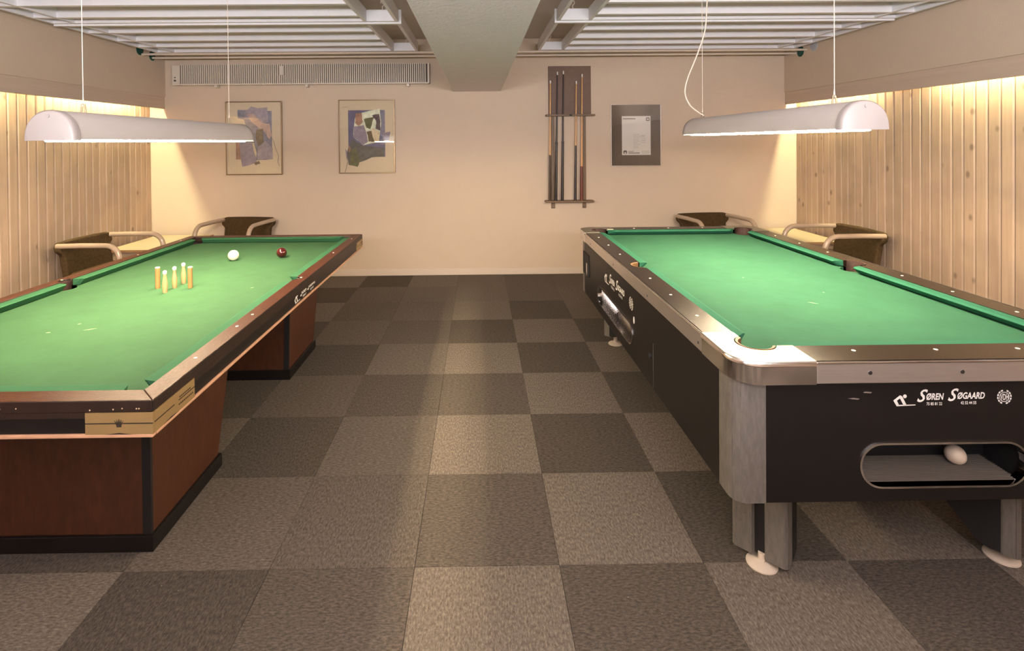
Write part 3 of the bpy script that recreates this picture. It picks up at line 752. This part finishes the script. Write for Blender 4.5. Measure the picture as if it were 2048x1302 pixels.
    lslot = oblong(-3.385, -2.625, .418, .528, 8)
    lf = MB().prism([[(-(ay1-cr), az0), (-(ay0+cr), az0), (-(ay0+cr), az1), (-(ay1-cr), az1)], lslot], 0, th, FLEFT(ax0)).build('side_panel', BLACKP, t, off)
    MB().box(ax1-th, ax1, ay0+cr, ay1-cr, az0, az1).build('side_panel', BLACKP, t, off)
    MB().box(ax0+.02, ax1-.02, ay0+.20, ay1-.03, az0+.004, az0+.016).build('bottom_board', BLACKM, t, off)
    # corner posts: ribbed dull metal wrapped round the corner
    for ox, oy, mx, my in ((ax0, ay0, 1, 1), (ax1, ay0, -1, 1), (ax0, ay1, 1, -1), (ax1, ay1, -1, -1)):
        path = [(0, cr)]+[(0, .055)]+arc(.045, .045, .045, 180, 270, 6)+[(.055, 0), (cr, 0)]
        po = [(ox+mx*a, oy+my*b) for a, b in path]; pi_ = [(ox+mx*(a+.012 if a < .05 else a), oy+my*(b+.012 if b < .05 else b)) for a, b in path]
        pi_ = [(ox+mx*a, oy+my*b) for a, b in [(.012, cr), (.012, .055)]+arc(.045, .045, .033, 180, 270, 6)+[(.055, .012), (cr, .012)]]
        o_ = MB().prism(po+list(reversed(pi_)), az0-.002, az1).build('corner_post', GREYM, t, off)
        # proud fold lines
        for k_ in (.32, .68):
            a = math.radians(180+90*k_); a_, b_ = .045+.0455*math.cos(a), .045+.0455*math.sin(a)
            MB().tube([(ox+mx*a_, oy+my*b_, az0), (ox+mx*a_, oy+my*b_, az1)], .0018, 5).build('fold', GREYM, o_, off)
    # ball return trays behind the slots
    def tray(F, u0, u1, v0, v1, dep, panel, chrome_in):
        rim_o = oblong(u0-.004, u1+.004, v0-.004, v1+.004, 8); rim_i = oblong(u0+.002, u1-.002, v0+.002, v1-.002, 8)
        rm = bev(MB().prism([rim_o, rim_i], -.004, .022, F).build('slot_rim', CHROME, panel, off), .0015)
        mb = MB()
        box = [(u0, v0), (u1, v0), (u1, v1), (u0, v1)]
        a_ = [F(u, v, .018) for u, v in ((u0-.01, v0-.0), (u1+.01, v0-.0), (u1+.01, v1+.01), (u0-.01, v1+.01))]
        b_ = [F(u, v, dep) for u, v in ((u0-.01, v0-.0), (u1+.01, v0-.0), (u1+.01, v1+.01), (u0-.01, v1+.01))]
        mb.add(a_+b_, [(0, 1, 5, 4), (1, 2, 6, 5), (2, 3, 7, 6), (3, 0, 4, 7), (4, 5, 6, 7)])
        mb.build('tray_box', CHROME if chrome_in else BLACKM, panel, off)
        if not chrome_in:
            mb = MB(); n = 16; d0 = .006; d1 = dep-.012
            for k_ in range(n):
                da = d0+(d1-d0)*k_/n; db = da+(d1-d0)/n*.5
                q_ = [F(u0+.02, v0+.014, da), F(u1-.02, v0+.014, da), F(u1-.02, v0+.014, db), F(u0+.02, v0+.014, db), F(u0+.02, v0+.002, da), F(u1-.02, v0+.002, da), F(u1-.02, v0+.002, db), F(u0+.02, v0+.002, db)]
                mb.add(q_, [(0, 1, 2, 3), (0, 1, 5, 4), (2, 3, 7, 6), (0, 3, 7, 4), (1, 2, 6, 5)])
            r_ = mb.build('tray_ridges', mat('ribbed_rubber', srgb(92, 84, 78), .6), panel, off)
            q_ = MB(); 
            q_.add([F(u0+.02, v0+.010, d0), F(u1-.02, v0+.010, d0), F(u1-.02, v0+.010, d1), F(u0+.02, v0+.010, d1)], [(0, 1, 2, 3)])
            q_.add([F(u0+.02, v0-.004, d0), F(u1-.02, v0-.004, d0), F(u1-.02, v0+.012, d0), F(u0+.02, v0+.012, d0)], [(0, 1, 2, 3)])
            q_.build('tray_mat', mat('rubber_mat', srgb(46, 42, 40), .7), panel, off)
    tray(FNEAR(ay0), 1.158, 1.672, .400, .532, .150, nf, False)
    tray(FLEFT(ax0), -3.385, -2.625, .418, .528, .075, lf, True)
    # coin mechanism, lock, seam on the left side
    cm = MB().prism(oblong(-3.86, -3.66, .50, .655, 2, .006), -.004, .002, FLEFT(ax0)).build('coin_plate', BLACKM, t, off)
    MB().prism(oblong(-3.70, -3.67, .505, .60, 2, .004), -.014, -.003, FLEFT(ax0)).build('coin_slide', CHROME, cm, off)
    MB().disc(FLEFT(ax0), -2.35, .49, .012, -.006, .002, 14).build('lock', SCREWM, t, off)
    MB().prism([(-2.314, .36), (-2.312, .36), (-2.312, .56), (-2.314, .56)], -.0008, .001, FLEFT(ax0)).build('panel_seam', GREYM, t, off)
    # lettering
    mb = MB(); F = FNEAR(ay0); logo(mb, F, 1.258, .6475, .292); mb.build('lettering', WHITEP, nf, off)
    mb = MB(); badge(mb, F, 1.600, .672, .0225); mb.build('badge', WHITEP, nf, off)
    mb = MB(); F = FLEFT(ax0); logo(mb, F, -3.21, .600, .46); mb.build('lettering', WHITEP, lf, off)
    mb = MB(); badge(mb, F, -2.645, .635, .034); mb.build('badge', WHITEP, lf, off)
    MB().disc(F, -2.60, .565, .010, -.0015, 0, 12, ry=.018).build('sticker', WHITEP, lf, off)
    mb = MB(); F = FNEAR(ay0)
    mb.add([F(a, b, -.001) for a, b in ((1.165, .690), (1.190, .688), (1.192, .692), (1.170, .6935))], [(0, 1, 2, 3)])
    mb.add([F(a, b, -.001) for a, b in ((1.118, .673), (1.135, .675), (1.155, .672), (1.150, .669), (1.13, .671))], [(0, 1, 2, 3, 4)])
    mb.build('scuff', mat('scuff_grey', srgb(120, 108, 100), .8), nf, off)
    # legs: slabs set diagonally, tapering, trims on the outer end, levelling foot
    def leg(ex, ey, dx, dy, fx, fy, zb=.05, Lt=.27):
        g = 1/math.sqrt(2); u = Vector((dx*g, dy*g, 0)); v = Vector((-dy*g, dx*g, 0)); O = Vector((ex, ey, 0)); w_ = .090
        zt = az0+.004; Lb = .10
        def P(a, b, z): return tuple(O+u*a+v*b+Vector((0, 0, z)))
        vs = []; fs = []
        for b in (-w_, w_):
            vs += [P(.012, b, zb), P(Lb-.02, b, zb), P(Lb+.01, b, zb+.012), P(Lt, b, zt), P(.012, b, zt)]
        fs = [(0, 1, 2, 3, 4), (5, 6, 7, 8, 9)]+[(i, (i+1) % 5, (i+1) % 5+5, i+5) for i in range(5)]
        lg = MB().add(vs, fs).build('leg', BLACKM, t, off)
        for s_ in (-1, 1):
            path = [(.0, s_*.022), (0, s_*(w_-.022))]+[(.022-.024*math.cos(q)*1, s_*(w_-.022+.024*math.sin(q))) for q in [k_*PI/2/5 for k_ in range(1, 6)]]+[(.045, s_*(w_+.002))]
            inner = [(a+.010 if abs(b) < w_-.01 else a, b if abs(b) < w_-.01 else b-s_*.004) for a, b in path]
            loop = path+list(reversed([(a+.012, b-s_*.006) for a, b in path]))
            mb = MB(); tri = tessellate_polygon([[Vector((a, b, 0)) for a, b in loop]]); n = len(loop)
            vs = [P(a, b, zb-.004) for a, b in loop]+[P(a, b, zt) for a, b in loop]
            mb.add(vs, [tuple(x) for x in tri]+[tuple(i+n for i in x) for x in tri]+[(i, (i+1) % n, (i+1) % n+n, i+n) for i in range(n)])
            mb.build('leg_trim', GREYM, lg, off)
        MB().lathe([(.050, 0), (.050, .004), (.046, .008), (.020, .013), (.013, .016), (.012, zb+.01)], 28, (fx, fy, 0)).build('levelling_foot', FOOTP, lg, off)
    leg(.952, 1.777, 1, 1, .966, 1.781, .030, .11)
    leg(1.872, 1.785, -1, 1, 1.815, 1.795, .045, .35)
    leg(.942, 3.775, 1, -1, .973, 3.742, .080)
    leg(1.880, 3.775, -1, -1, 1.850, 3.742, .080)
    return t
pool_table()

def ball(name, x, y, z, r, m_, lab, cat='ball'):
    o = bpy.data.objects.new(name, None); bpy.data.objects.remove(o)
    bm = bmesh.new(); bmesh.ops.create_uvsphere(bm, u_segments=36, v_segments=20, radius=r)
    me = bpy.data.meshes.new(name); bm.to_mesh(me); bm.free(); me.materials.append(m_)
    for p in me.polygons: p.use_smooth = True
    o = bpy.data.objects.new(name, me); COL.objects.link(o); o.location = (x, y, z+r); return tag(o, lab, cat)
ball('cue_ball', 1.530, 1.662, .4142, .0286, OFFW, 'worn off-white ball lying in the ball return slot of the pool table')

# ------------------------------------------------------------------ LEFT: kegel billiard table
def billiard_table():
    X0, X1, Y0, Y1, Z = -2.262, -.920, 1.462, 4.098, .750
    cx, cy = (X0+X1)/2, (Y0+Y1)/2; off = Vector((cx, cy, 0))
    t = thing('billiard_table', (cx, cy, 0), 'brown wooden billiard table with green cloth on two panelled pedestals, on the left', 'billiard table')
    RW = .066; CW = .050; ZC_ = .708
    ix0, ix1, iy0, iy1 = X0+RW, X1-RW, Y0+RW, Y1-RW
    nx0, nx1, ny0, ny1 = ix0+CW, ix1-CW, iy0+CW, iy1-CW
    pr = .052
    pk = [(ix0+.018, iy0+.018), (ix1-.018, iy0+.018), (ix1+.012, cy), (ix1-.018, iy1-.018), (ix0+.018, iy1-.018), (ix0-.012, cy)]
    bed = arc(*pk[0], pr, 115, -25, 10)+arc(*pk[1], pr, 205, 65, 10)+arc(*pk[2], .058, 240, 120, 10)+arc(*pk[3], pr, 295, 155, 10)+arc(*pk[4], pr, 25, -115, 10)+arc(*pk[5], .058, 60, -60, 10)
    MB().prism(bed, ZC_-.02, ZC_).build('cloth_bed', CLOTH_L, t, off)
    mb = MB()
    for (x, y, a, L_) in ((-1.606, 2.153, .5, .05), (-1.70, 2.22, .4, .016), (-1.75, 2.12, .2, .02), (-1.2, 2.75, .5, .02)):
        dx, dy = math.cos(a)*L_/2, math.sin(a)*L_/2; px_, py_ = -math.sin(a)*.004, math.cos(a)*.004
        mb.add([(x-dx, y-dy, ZC_+.0006), (x+px_, y+py_, ZC_+.0006), (x+dx, y+dy, ZC_+.0006), (x-px_, y-py_, ZC_+.0006)], [(0, 1, 2, 3)])
    mb.build('chalk_mark', mat('chalk_smudge_pale', srgb(150, 172, 124), .9), t, off)
    MB().box(X0+.03, X1-.03, Y0+.03, Y1-.03, .648, ZC_-.062).build('slate', BLACKM, t, off)
    def cushion(axis, a0, a1, wood, nose, sgn, j0, j1):
        zt, zn, zb = Z-.004, Z-.007, ZC_+.003
        def pt(al, ac, z): return (al, ac, z) if axis == 'x' else (ac, al, z)
        rows = []
        for al_w, al_n, q in ((a0, a0+j0, 1), (a1, a1-j1, -1)):
            rows.append([pt(al_w, wood, zt), pt(al_n-q*.008, nose-sgn*.008, zt-.001), pt(al_n, nose, zn), pt(al_n, nose-sgn*.001, zn-.003), pt(al_n, nose-sgn*.024, zb), pt(al_w, wood, zb)])
        vs = rows[0]+rows[1]; n = 6
        bev(MB().add(vs, [tuple(range(n)), tuple(range(n, 2*n))]+[(i, (i+1) % n, (i+1) % n+n, i+n) for i in range(n)]).build('cushion', CUSH, t, off), .0015)
    cp, jc, sp, js = .060, .020, .046, .014
    cushion('x', ix0+cp, ix1-cp, iy0, ny0, 1, jc, jc); cushion('x', ix0+cp, ix1-cp, iy1, ny1, -1, jc, jc)
    for wood, nose, sg in ((ix0, nx0, 1), (ix1, nx1, -1)):
        cushion('y', iy0+cp, cy-sp, wood, nose, sg, jc, js); cushion('y', cy+sp, iy1-cp, wood, nose, sg, js, jc)
    # mitred rails
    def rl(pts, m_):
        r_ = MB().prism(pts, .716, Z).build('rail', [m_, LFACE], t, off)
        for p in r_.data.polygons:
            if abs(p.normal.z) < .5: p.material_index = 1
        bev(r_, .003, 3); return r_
    g = .0006
    rl([(X0+g, Y0), (X1-g, Y0), (ix1-g, iy0), (ix0+g, iy0)], LWOODX)
    rl([(X0+g, Y1), (X1-g, Y1), (ix1-g, iy1), (ix0+g, iy1)], LWOODX)
    rl([(X0, Y0+g), (ix0, iy0+g), (ix0, cy-.055)]+arc(ix0-.004, cy, .034, -84, -276, 10)+[(ix0, cy+.055), (ix0, iy1-g), (X0, Y1-g)], LWOOD)
    rl([(X1, Y0+g), (ix1, iy0+g), (ix1, cy-.055)]+arc(ix1+.004, cy, .034, -96, 96, 10)+[(ix1, cy+.055), (ix1, iy1-g), (X1, Y1-g)], LWOOD)
    # darker face boards under the rail lip
    fz0, fz1 = .716, .7165
    for a in (( X0+.002, X1-.002, Y0+.001, Y0+.03), (X0+.002, X1-.002, Y1-.03, Y1-.001)): MB().box(a[0], a[1], a[2], a[3], .700, .7165).build('rail_face', LFACE, t, off)
    for a in ((X0+.001, X0+.03), (X1-.03, X1-.001)): MB().box(a[0], a[1], Y0+.03, Y1-.03, .700, .7165).build('rail_face', LFACE, t, off)
    # apron boards
    q = .006
    MB().box(X0+q, X1-q, Y0+q, Y0+.024, .655, .702).build('apron_board', BLACKP, t, off)
    MB().box(X0+q, X1-q, Y1-.024, Y1-q, .655, .702).build('apron_board', BLACKP, t, off)
    MB().box(X0+q, X0+.024, Y0+.024, Y1-.024, .655, .702).build('apron_board', BLACKP, t, off)
    ab = MB().box(X1-.024, X1-q, Y0+.024, Y1-.024, .655, .702).build('apron_board', BLACKP, t, off)
    # light moulding
    for a in ((X0, X1, Y0-.001, Y0+.016), (X0, X1, Y1-.016, Y1), (X0-.001, X0+.016, Y0+.016, Y1-.016), (X1-.016, X1+.001, Y0+.016, Y1-.016)):
        bev(MB().box(*a, .645, .6555).build('moulding', STRIP, t, off), .003)
    # corner plates with crown and ruled lines
    def plate(F, u0, u1, crown, text):
        p = MB().prism([(u0, .6555), (u1, .6555), (u1, .7165), (u0, .7165)], -.007, 0, F).build('corner_plate', BRASSP, t, off)
        mb = MB(); z_ = .6865; R = lambda a, b, c, d: mb.prism([(a, c), (b, c), (b, d), (a, d)], -.0078, -.007, F)
        if crown:
            um = (u0+u1)/2; R(min(u0, u1), um-.010, z_-.0015, z_+.0015); R(um+.010, max(u0, u1), z_-.0015, z_+.0015)
            cr_ = [(-.006, -.010), (.006, -.010), (.0065, -.006), (.012, .008), (.0065, 0), (.006, .011), (.0028, .001), (0, .013), (-.0028, .001), (-.006, .011), (-.0065, 0), (-.012, .008), (-.0065, -.006)]
            mb.prism([(um+a, z_+b) for a, b in cr_], -.0085, -.007, F)
            mb.prism([(um-.035, .6558), (um+.035, .6558), (um, .6600)], -.0078, -.007, F)
        else:
            R(u0, u0+.095, z_-.0015, z_+.0015)
            R(u0+.118, u1, z_+.001, z_+.004)
            for k_ in range(7): R(u0+.122+k_*.009, u0+.128+k_*.009, z_+.008, z_+.012)
            for k_ in range(9): R(u0+.118+k_*.009, u0+.124+k_*.009, z_-.013, z_-.009)
            mb.prism([(u0+.04, .6558), (u0+.12, .6558), (u0+.08, .6600)], -.0078, -.007, F)
        mb.build('plate_print', DARKP, p, off)
    FN = FNEAR(Y0+.006); FR_ = lambda u, v, d: (X1-.006-d, u, v)
    plate(FN, -1.108, X1+.001, True, False)
    plate(FR_, Y0+.0064, 1.675, False, True)
    plate(FR_, Y1-.19, Y1-.001, False, False)
    plate(FN, X0-.001, X0+.188, True, False)
    # side lettering
    mb = MB(); F = lambda u, v, d: (X1-.006-d, u, v); logo(mb, F, 2.600, .662, .34); mb.build('lettering', WHITEP, ab, off)
    # sights and screws
    for k in (-3, -2, -1, 0, 1, 2):
        for sx in (X1-.036, X0+.036): MB().disc(FTOP(Z), sx, [2.05, 2.19, 2.79, 3.41, 3.9, 1.75][k+3], .0055, -.001, .001, 12).build('sight', PINT, t, off)
    mb = MB()
    for u, v in ((-1.30, .731), (-1.095, .724), (-1.005, .728), (-.965, .727), (-.958, .727), (-1.03, .7255), (-1.345, .730)): mb.disc(FNEAR(Y0), u, v, .0022, -.0006, .001, 6)
    mb.build('chips', mat('chipped_wood', srgb(206, 178, 146), .7), t, off)
    # pockets
    for i, (x_, y_) in enumerate(pk):
        r_ = pr-.002 if i not in (2, 5) else .040
        if i in (2, 5): x_ = (ix1+.004) if i == 2 else (ix0-.004); r_ = .033
        P = arc(x_, y_, r_, 0, 345, 23)
        # ring wall only behind the opening
        fx, fy = (cx-x_), (cy-y_) if i not in (2, 5) else 0
        ang = math.degrees(math.atan2(fy if i in (2, 5) else (1 if cy > y_ else -1), 1 if cx > x_ else -1))
        if i in (2, 5): ang = 0 if cx > x_ else 180
        a0, a1 = ang+75, ang+285; pts = arc(x_, y_, r_, a0, a1, 16); inn = arc(x_, y_, r_-.005, a0, a1, 16); vs = []; n = len(pts)
        for k_ in range(n): vs += [(*pts[k_], Z-.010), (*inn[k_], Z-.012), (*inn[k_], ZC_-.055), (*pts[k_], ZC_-.055)]
        pl = MB().add(vs, [(a*4+k_, a*4+(k_+1) % 4, (a+1)*4+(k_+1) % 4, (a+1)*4+k_) for a in range(n-1) for k_ in range(4)]).build('pocket_liner', LEATHER, t, off)
        MB().prism(arc(x_, y_, r_, 0, 345, 18), ZC_-.058, ZC_-.05).build('pocket_bottom', BLACKM, pl, off)
    # pedestals
    for (b0, b1, t0, t1) in ((1.885, 2.365, 1.885, 2.545), (3.245, 3.730, 3.290, 3.925)):
        xa, xb = -2.0, -1.197
        vs = [(xa, b0, .055), (xb, b0, .055), (xb, b1, .055), (xa, b1, .055), (xa, t0, .646), (xb, t0, .646), (xb, t1, .646), (xa, t1, .646)]
        pd = MB().add(vs, [(0, 3, 2, 1), (4, 5, 6, 7), (0, 1, 5, 4), (1, 2, 6, 5), (2, 3, 7, 6), (3, 0, 4, 7)]).build('pedestal', MAHOG, t, off)
        bev(MB().box(xa-.013, xb+.013, b0-.013, b1+.013, 0, .058).build('kick_plinth', BLACKP, pd, off), .002)
        for xx in (xa-.001, xb-.030):
            MB().add([(xx, b0-.002, .058), (xx+.031, b0-.002, .058), (xx+.031, t0-.002, .646), (xx, t0-.002, .646), (xx, b0+.010, .058), (xx+.031, b0+.010, .058), (xx+.031, t0+.010, .646), (xx, t0+.010, .646)],
                     [(0, 1, 2, 3), (4, 5, 6, 7), (0, 1, 5, 4), (1, 2, 6, 5), (2, 3, 7, 6), (3, 0, 4, 7)]).build('corner_strip', BLACKM, pd, off)
    MB().box(-1.75, -1.45, 2.45, 3.32, .42, .64).build('stretcher_beam', BLACKM, t, off)
billiard_table()
zc = .708
ball('ivory_ball', -1.602, 3.40, zc, .034, IVORY, 'ivory-white ball on the green cloth of the left table')
ball('red_ball', -1.318, 3.475, zc, .033, REDB, 'dark red ball on the green cloth of the left table')
def pin(x, y, kind, lab):
    t = thing('skittle', (x, y, zc), lab, 'skittle', 'skittles standing on the left table')
    if kind:
        MB().lathe([(.0105, 0), (.0112, .012), (.0124, .030), (.0120, .050), (.0092, .072), (.0074, .086), (.0078, .094)], 20).build('body', PINW, t)
        MB().lathe([(.0078, .094), (.0098, .100), (.0096, .108), (.005, .1125), (.0015, .1135)], 20).build('head', PINT, t)
    else:
        MB().lathe([(.0112, 0), (.0116, .003), (.0116, .108)], 20).build('body', PINB, t)
        MB().lathe([(.0116, .108), (.0114, .1105), (.010, .112), (.002, .1125)], 20).build('head', PINT, t)
pin(-1.700, 2.760, 0, 'straight wooden dowel skittle, leftmost of the five pins')
pin(-1.614, 2.680, 1, 'bottle-shaped wooden skittle nearest the camera')
pin(-1.614, 2.765, 1, 'bottle-shaped wooden skittle in the middle of the cross')
pin(-1.616, 2.852, 1, 'bottle-shaped wooden skittle farthest from the camera')
pin(-1.530, 2.762, 0, 'straight wooden dowel skittle, rightmost of the five pins')

# ------------------------------------------------------------------ hanging lamps
def lamp(xc, y0, y1, zb, lab, hy, cord):
    t = thing('pendant_lamp', (xc, (y0+y1)/2, zb), lab, 'lamp', 'long white lamps over the tables'); off = Vector(t.location)
    W = .093; H = .112
    def sec(k, n, w_, h): a = PI*k/n; return (w_*math.cos(a), h*math.sin(a)**.85)
    n = 20; e0, e1 = y0+.006, y1-.006
    vs = []
    for y in (e0, e1):
        for k in range(n+1): x, z = sec(k, n, W-.004, H-.004); vs.append((xc+x, y, zb+z))
        for k in range(n, -1, -1): x, z = sec(k, n, W-.008, H-.008); vs.append((xc+x, y, zb+z))
    m_ = 2*(n+1); fs = [(i, (i+1) % m_, (i+1) % m_+m_, i+m_) for i in range(m_)]
    MB().add(vs, fs, 0, True).build('shade', LAMPW, t, off)
    for ya, yb, s in ((y0, y0+.034, 1), (y1, y1-.034, -1)):
        # moulded end cap with rounded outer edge
        rings = [(ya+s*.000, .90), (ya+s*.003, .955), (ya+s*.010, .99), (ya+s*.018, 1.0), (yb, 1.0)]
        vs = []
        for y, f in rings:
            for k in range(n+1): x, z = sec(k, n, W*f, H*f); vs.append((xc+x, y, zb-.003+z))
        fs = []
        for r in range(len(rings)-1):
            for k in range(n): fs.append((r*(n+1)+k, r*(n+1)+k+1, (r+1)*(n+1)+k+1, (r+1)*(n+1)+k))
            fs.append((r*(n+1), r*(n+1)+n, (r+1)*(n+1)+n, (r+1)*(n+1)))
        fs.append(tuple(range(n+1)))
        cpo = MB().add(vs, fs, 0, True).build('end_cap', CAPM, t, off)
        if s > 0: MB().disc(FNEAR(y0), xc, zb+.086, .007, -.003, .004, 14).build('cap_screw', CAPM, cpo, off)
    # the glowing tubes under the shade
    for dx in (-.042, .042):
        MB().tube([(xc+dx, y0+.045, zb+.005), (xc+dx, y1-.045, zb+.005)], .013, 12).build('tube', GLOW, t, off)
    MB().prism([(xc-.055, y0+.036), (xc+.055, y0+.036), (xc+.055, y1-.036), (xc-.055, y1-.036)], zb+.050, zb+.054).build('gear_tray', LAMPW, t, off)
    for y in hy:
        zt = zb+H
        MB().tube([(xc-.009, y, zt-.006), (xc-.005, y, zt+.028), (xc+.005, y, zt+.028), (xc+.009, y, zt-.006)], .0034, 6).build('hanger', HANG, t, off)
        MB().tube([(xc-.003, y, zt+.020), (xc, y, zt+.055)], .0016, 6).build('cable_loop', WIREW, t, off)
        MB().tube([(xc+.003, y, zt+.020), (xc, y, zt+.055), (xc, y, ZC)], .0016, 6).build('suspension_cable', WIREW, t, off)
    if cord:
        P = [Vector(p) for p in cord]; pts = []
        for i in range(len(P)-1):
            p0 = P[max(i-1, 0)]; p1 = P[i]; p2 = P[i+1]; p3 = P[min(i+2, len(P)-1)]
            for k in range(6):
                f = k/6; pts.append(.5*((2*p1)+(-p0+p2)*f+(2*p0-5*p1+4*p2-p3)*f*f+(-p0+3*p1-3*p2+p3)*f**3))
        pts.append(P[-1]); MB().tube(pts, .0042, 8).build('power_cord', WIREW, t, off)
def at_y(px, py, Y):
    d = [(px-966.69)/1043.746, (py-294.57)/1043.746, 1.0]
    D = [d[0]*R0[i]+d[1]*R1[i]+R2[i] for i in range(3)]; k = Y/D[1]; return (k*D[0], Y, 1.4656+k*D[2])
lamp(-1.556, 1.90, 3.43, 1.487, 'long white half-round pendant lamp hanging over the left table', (2.07, 3.27), None)
crd = [at_y(px_, py_, 3.33) for px_, py_ in ((1419, -60), (1414, 5), (1410, 60), (1394, 110), (1376, 155), (1370, 185), (1379, 209), (1396, 224), (1408, 231))]
lamp(1.446, 1.935, 3.47, 1.502, 'long white half-round pendant lamp with slack cord over the pool table', (2.11, 3.36), crd)

# ------------------------------------------------------------------ corner tables and armchairs
def low_table(x0, x1, y0, y1, z, lab):
    t = thing('low_table', ((x0+x1)/2, (y0+y1)/2, 0), lab, 'table', 'corner tables'); off = Vector(((x0+x1)/2, (y0+y1)/2, 0))
    bev(MB().box(x0, x1, y0, y1, z-.022, z).build('table_top', TABT, t, off), .002)
    for a in ((x0, x1, y0-.004, y0), (x0, x1, y1, y1+.004), (x0-.004, x0, y0, y1), (x1, x1+.004, y0, y1)): MB().box(*a, z-.023, z).build('edge_band', TABE, t, off)
    for a in ((x0+.05, x1-.05, y0+.04, y0+.06), (x0+.05, x1-.05, y1-.06, y1-.04)): MB().box(*a, z-.075, z-.022).build('apron', TUBE, t, off)
    for a in (x0+.04, x1-.07):
        for b in (y0+.035, y1-.065): bev(MB().box(a, a+.03, b, b+.03, 0, z-.022).build('leg', TUBE, t, off), .003)
low_table(-3.50, -2.90, 4.90, 5.70, .482, 'pale low table in the left corner, between two brown armchairs')
low_table(2.88, 3.44, 4.90, 5.70, .490, 'pale low table in the right corner, between two brown armchairs')

def chair_proto():
    t = bpy.data.objects.new('armchair', None); COL.objects.link(t); t.empty_display_size = .1
    r = .021; hw = .275
    for s in (-1, 1):
        x = s*hw
        pts = [(x, -.30, .655), (x, -.10, .66), (x, .10, .66)]
        pts += [(x, .10+.11*math.sin(a), .55+.11*math.cos(a)) for a in [PI/2*k/6 for k in range(1, 7)]]
        pts += [(x, .215, .12)]+[(x, .215-.10+.10*math.cos(a), .121-.10*math.sin(a)) for a in [PI/2*k/5 for k in range(1, 6)]]
        pts += [(x, -.22, .021)]
        MB().tube(pts, r, 12).build('side_frame', TUBE, t)
        MB().lathe([(.024, -.006), (.024, .006), (.012, .010)], 12, (x, -.22, .012)).build('foot_cap', BLACKM, t)
    MB().tube([(-hw, -.10, .03), (hw, -.10, .03)], .014, 10).build('cross_bar', TUBE, t)
    MB().tube([(-hw, .20, .30), (hw, .20, .30)], .014, 10).build('cross_bar', TUBE, t)
    bev(MB().box(-.25, .25, -.24, .25, .33, .43).build('seat', FAB, t), .03, 4)
    # backrest: gently curved, wrapped round the tube ends, rounded top corners
    n = 12; mb = MB(); rows = 9
    front = []; back = []
    for j in range(rows+1):
        v = j/rows; z = .36+.322*v
        for i in range(n+1):
            u = -1+2*i/n; wdt = hw+.012 if .72 < v < .97 else hw-.025
            wdt = hw-.022 if v < .70 else (hw+.016 if v < .95 else hw-.01)
            x = u*wdt; yb = -.245-.03*(1-u*u)-.055*v
            front.append((x, yb+.028, z)); back.append((x, yb-.028, z))
    N_ = (rows+1)*(n+1); vs = front+back; fs = []
    for j in range(rows):
        for i in range(n):
            a = j*(n+1)+i; fs.append((a, a+1, a+n+2, a+n+1)); fs.append((N_+a, N_+a+n+1, N_+a+n+2, N_+a+1))
        a = j*(n+1); fs.append((a, a+n+1, N_+a+n+1, N_+a)); a = j*(n+1)+n; fs.append((a, N_+a, N_+a+n+1, a+n+1))
    for i in range(n):
        fs.append((i, N_+i, N_+i+1, i+1)); a = rows*(n+1)+i; fs.append((a, a+1, N_+a+1, N_+a))
    b_ = mb.add(vs, fs, 0, True).build('backrest', FAB, t); bev(b_, .016, 3)
    return t
proto = chair_proto()
for k, (x, y, rz, lab) in enumerate(((-3.085, 4.475, -PI/2-.03, 'brown upholstered armchair with taupe tube arms against the left plank wall'),
                        (-2.49, 5.29, PI-.10, 'brown upholstered armchair with tube arms by the back wall, left of the pictures\' lower edge'),
                        (2.42, 5.27, PI+.12, 'brown upholstered armchair with tube arms by the back wall, below the notice'),
                        (3.045, 4.545, PI/2+.03, 'brown upholstered armchair with taupe tube arms against the right plank wall'))):
    c = proto if k == 0 else copy_tree(proto)
    c.location = (x, y, 0); c.rotation_euler = (0, 0, rz); tag(c, lab, 'armchair', 'armchairs in the corners')
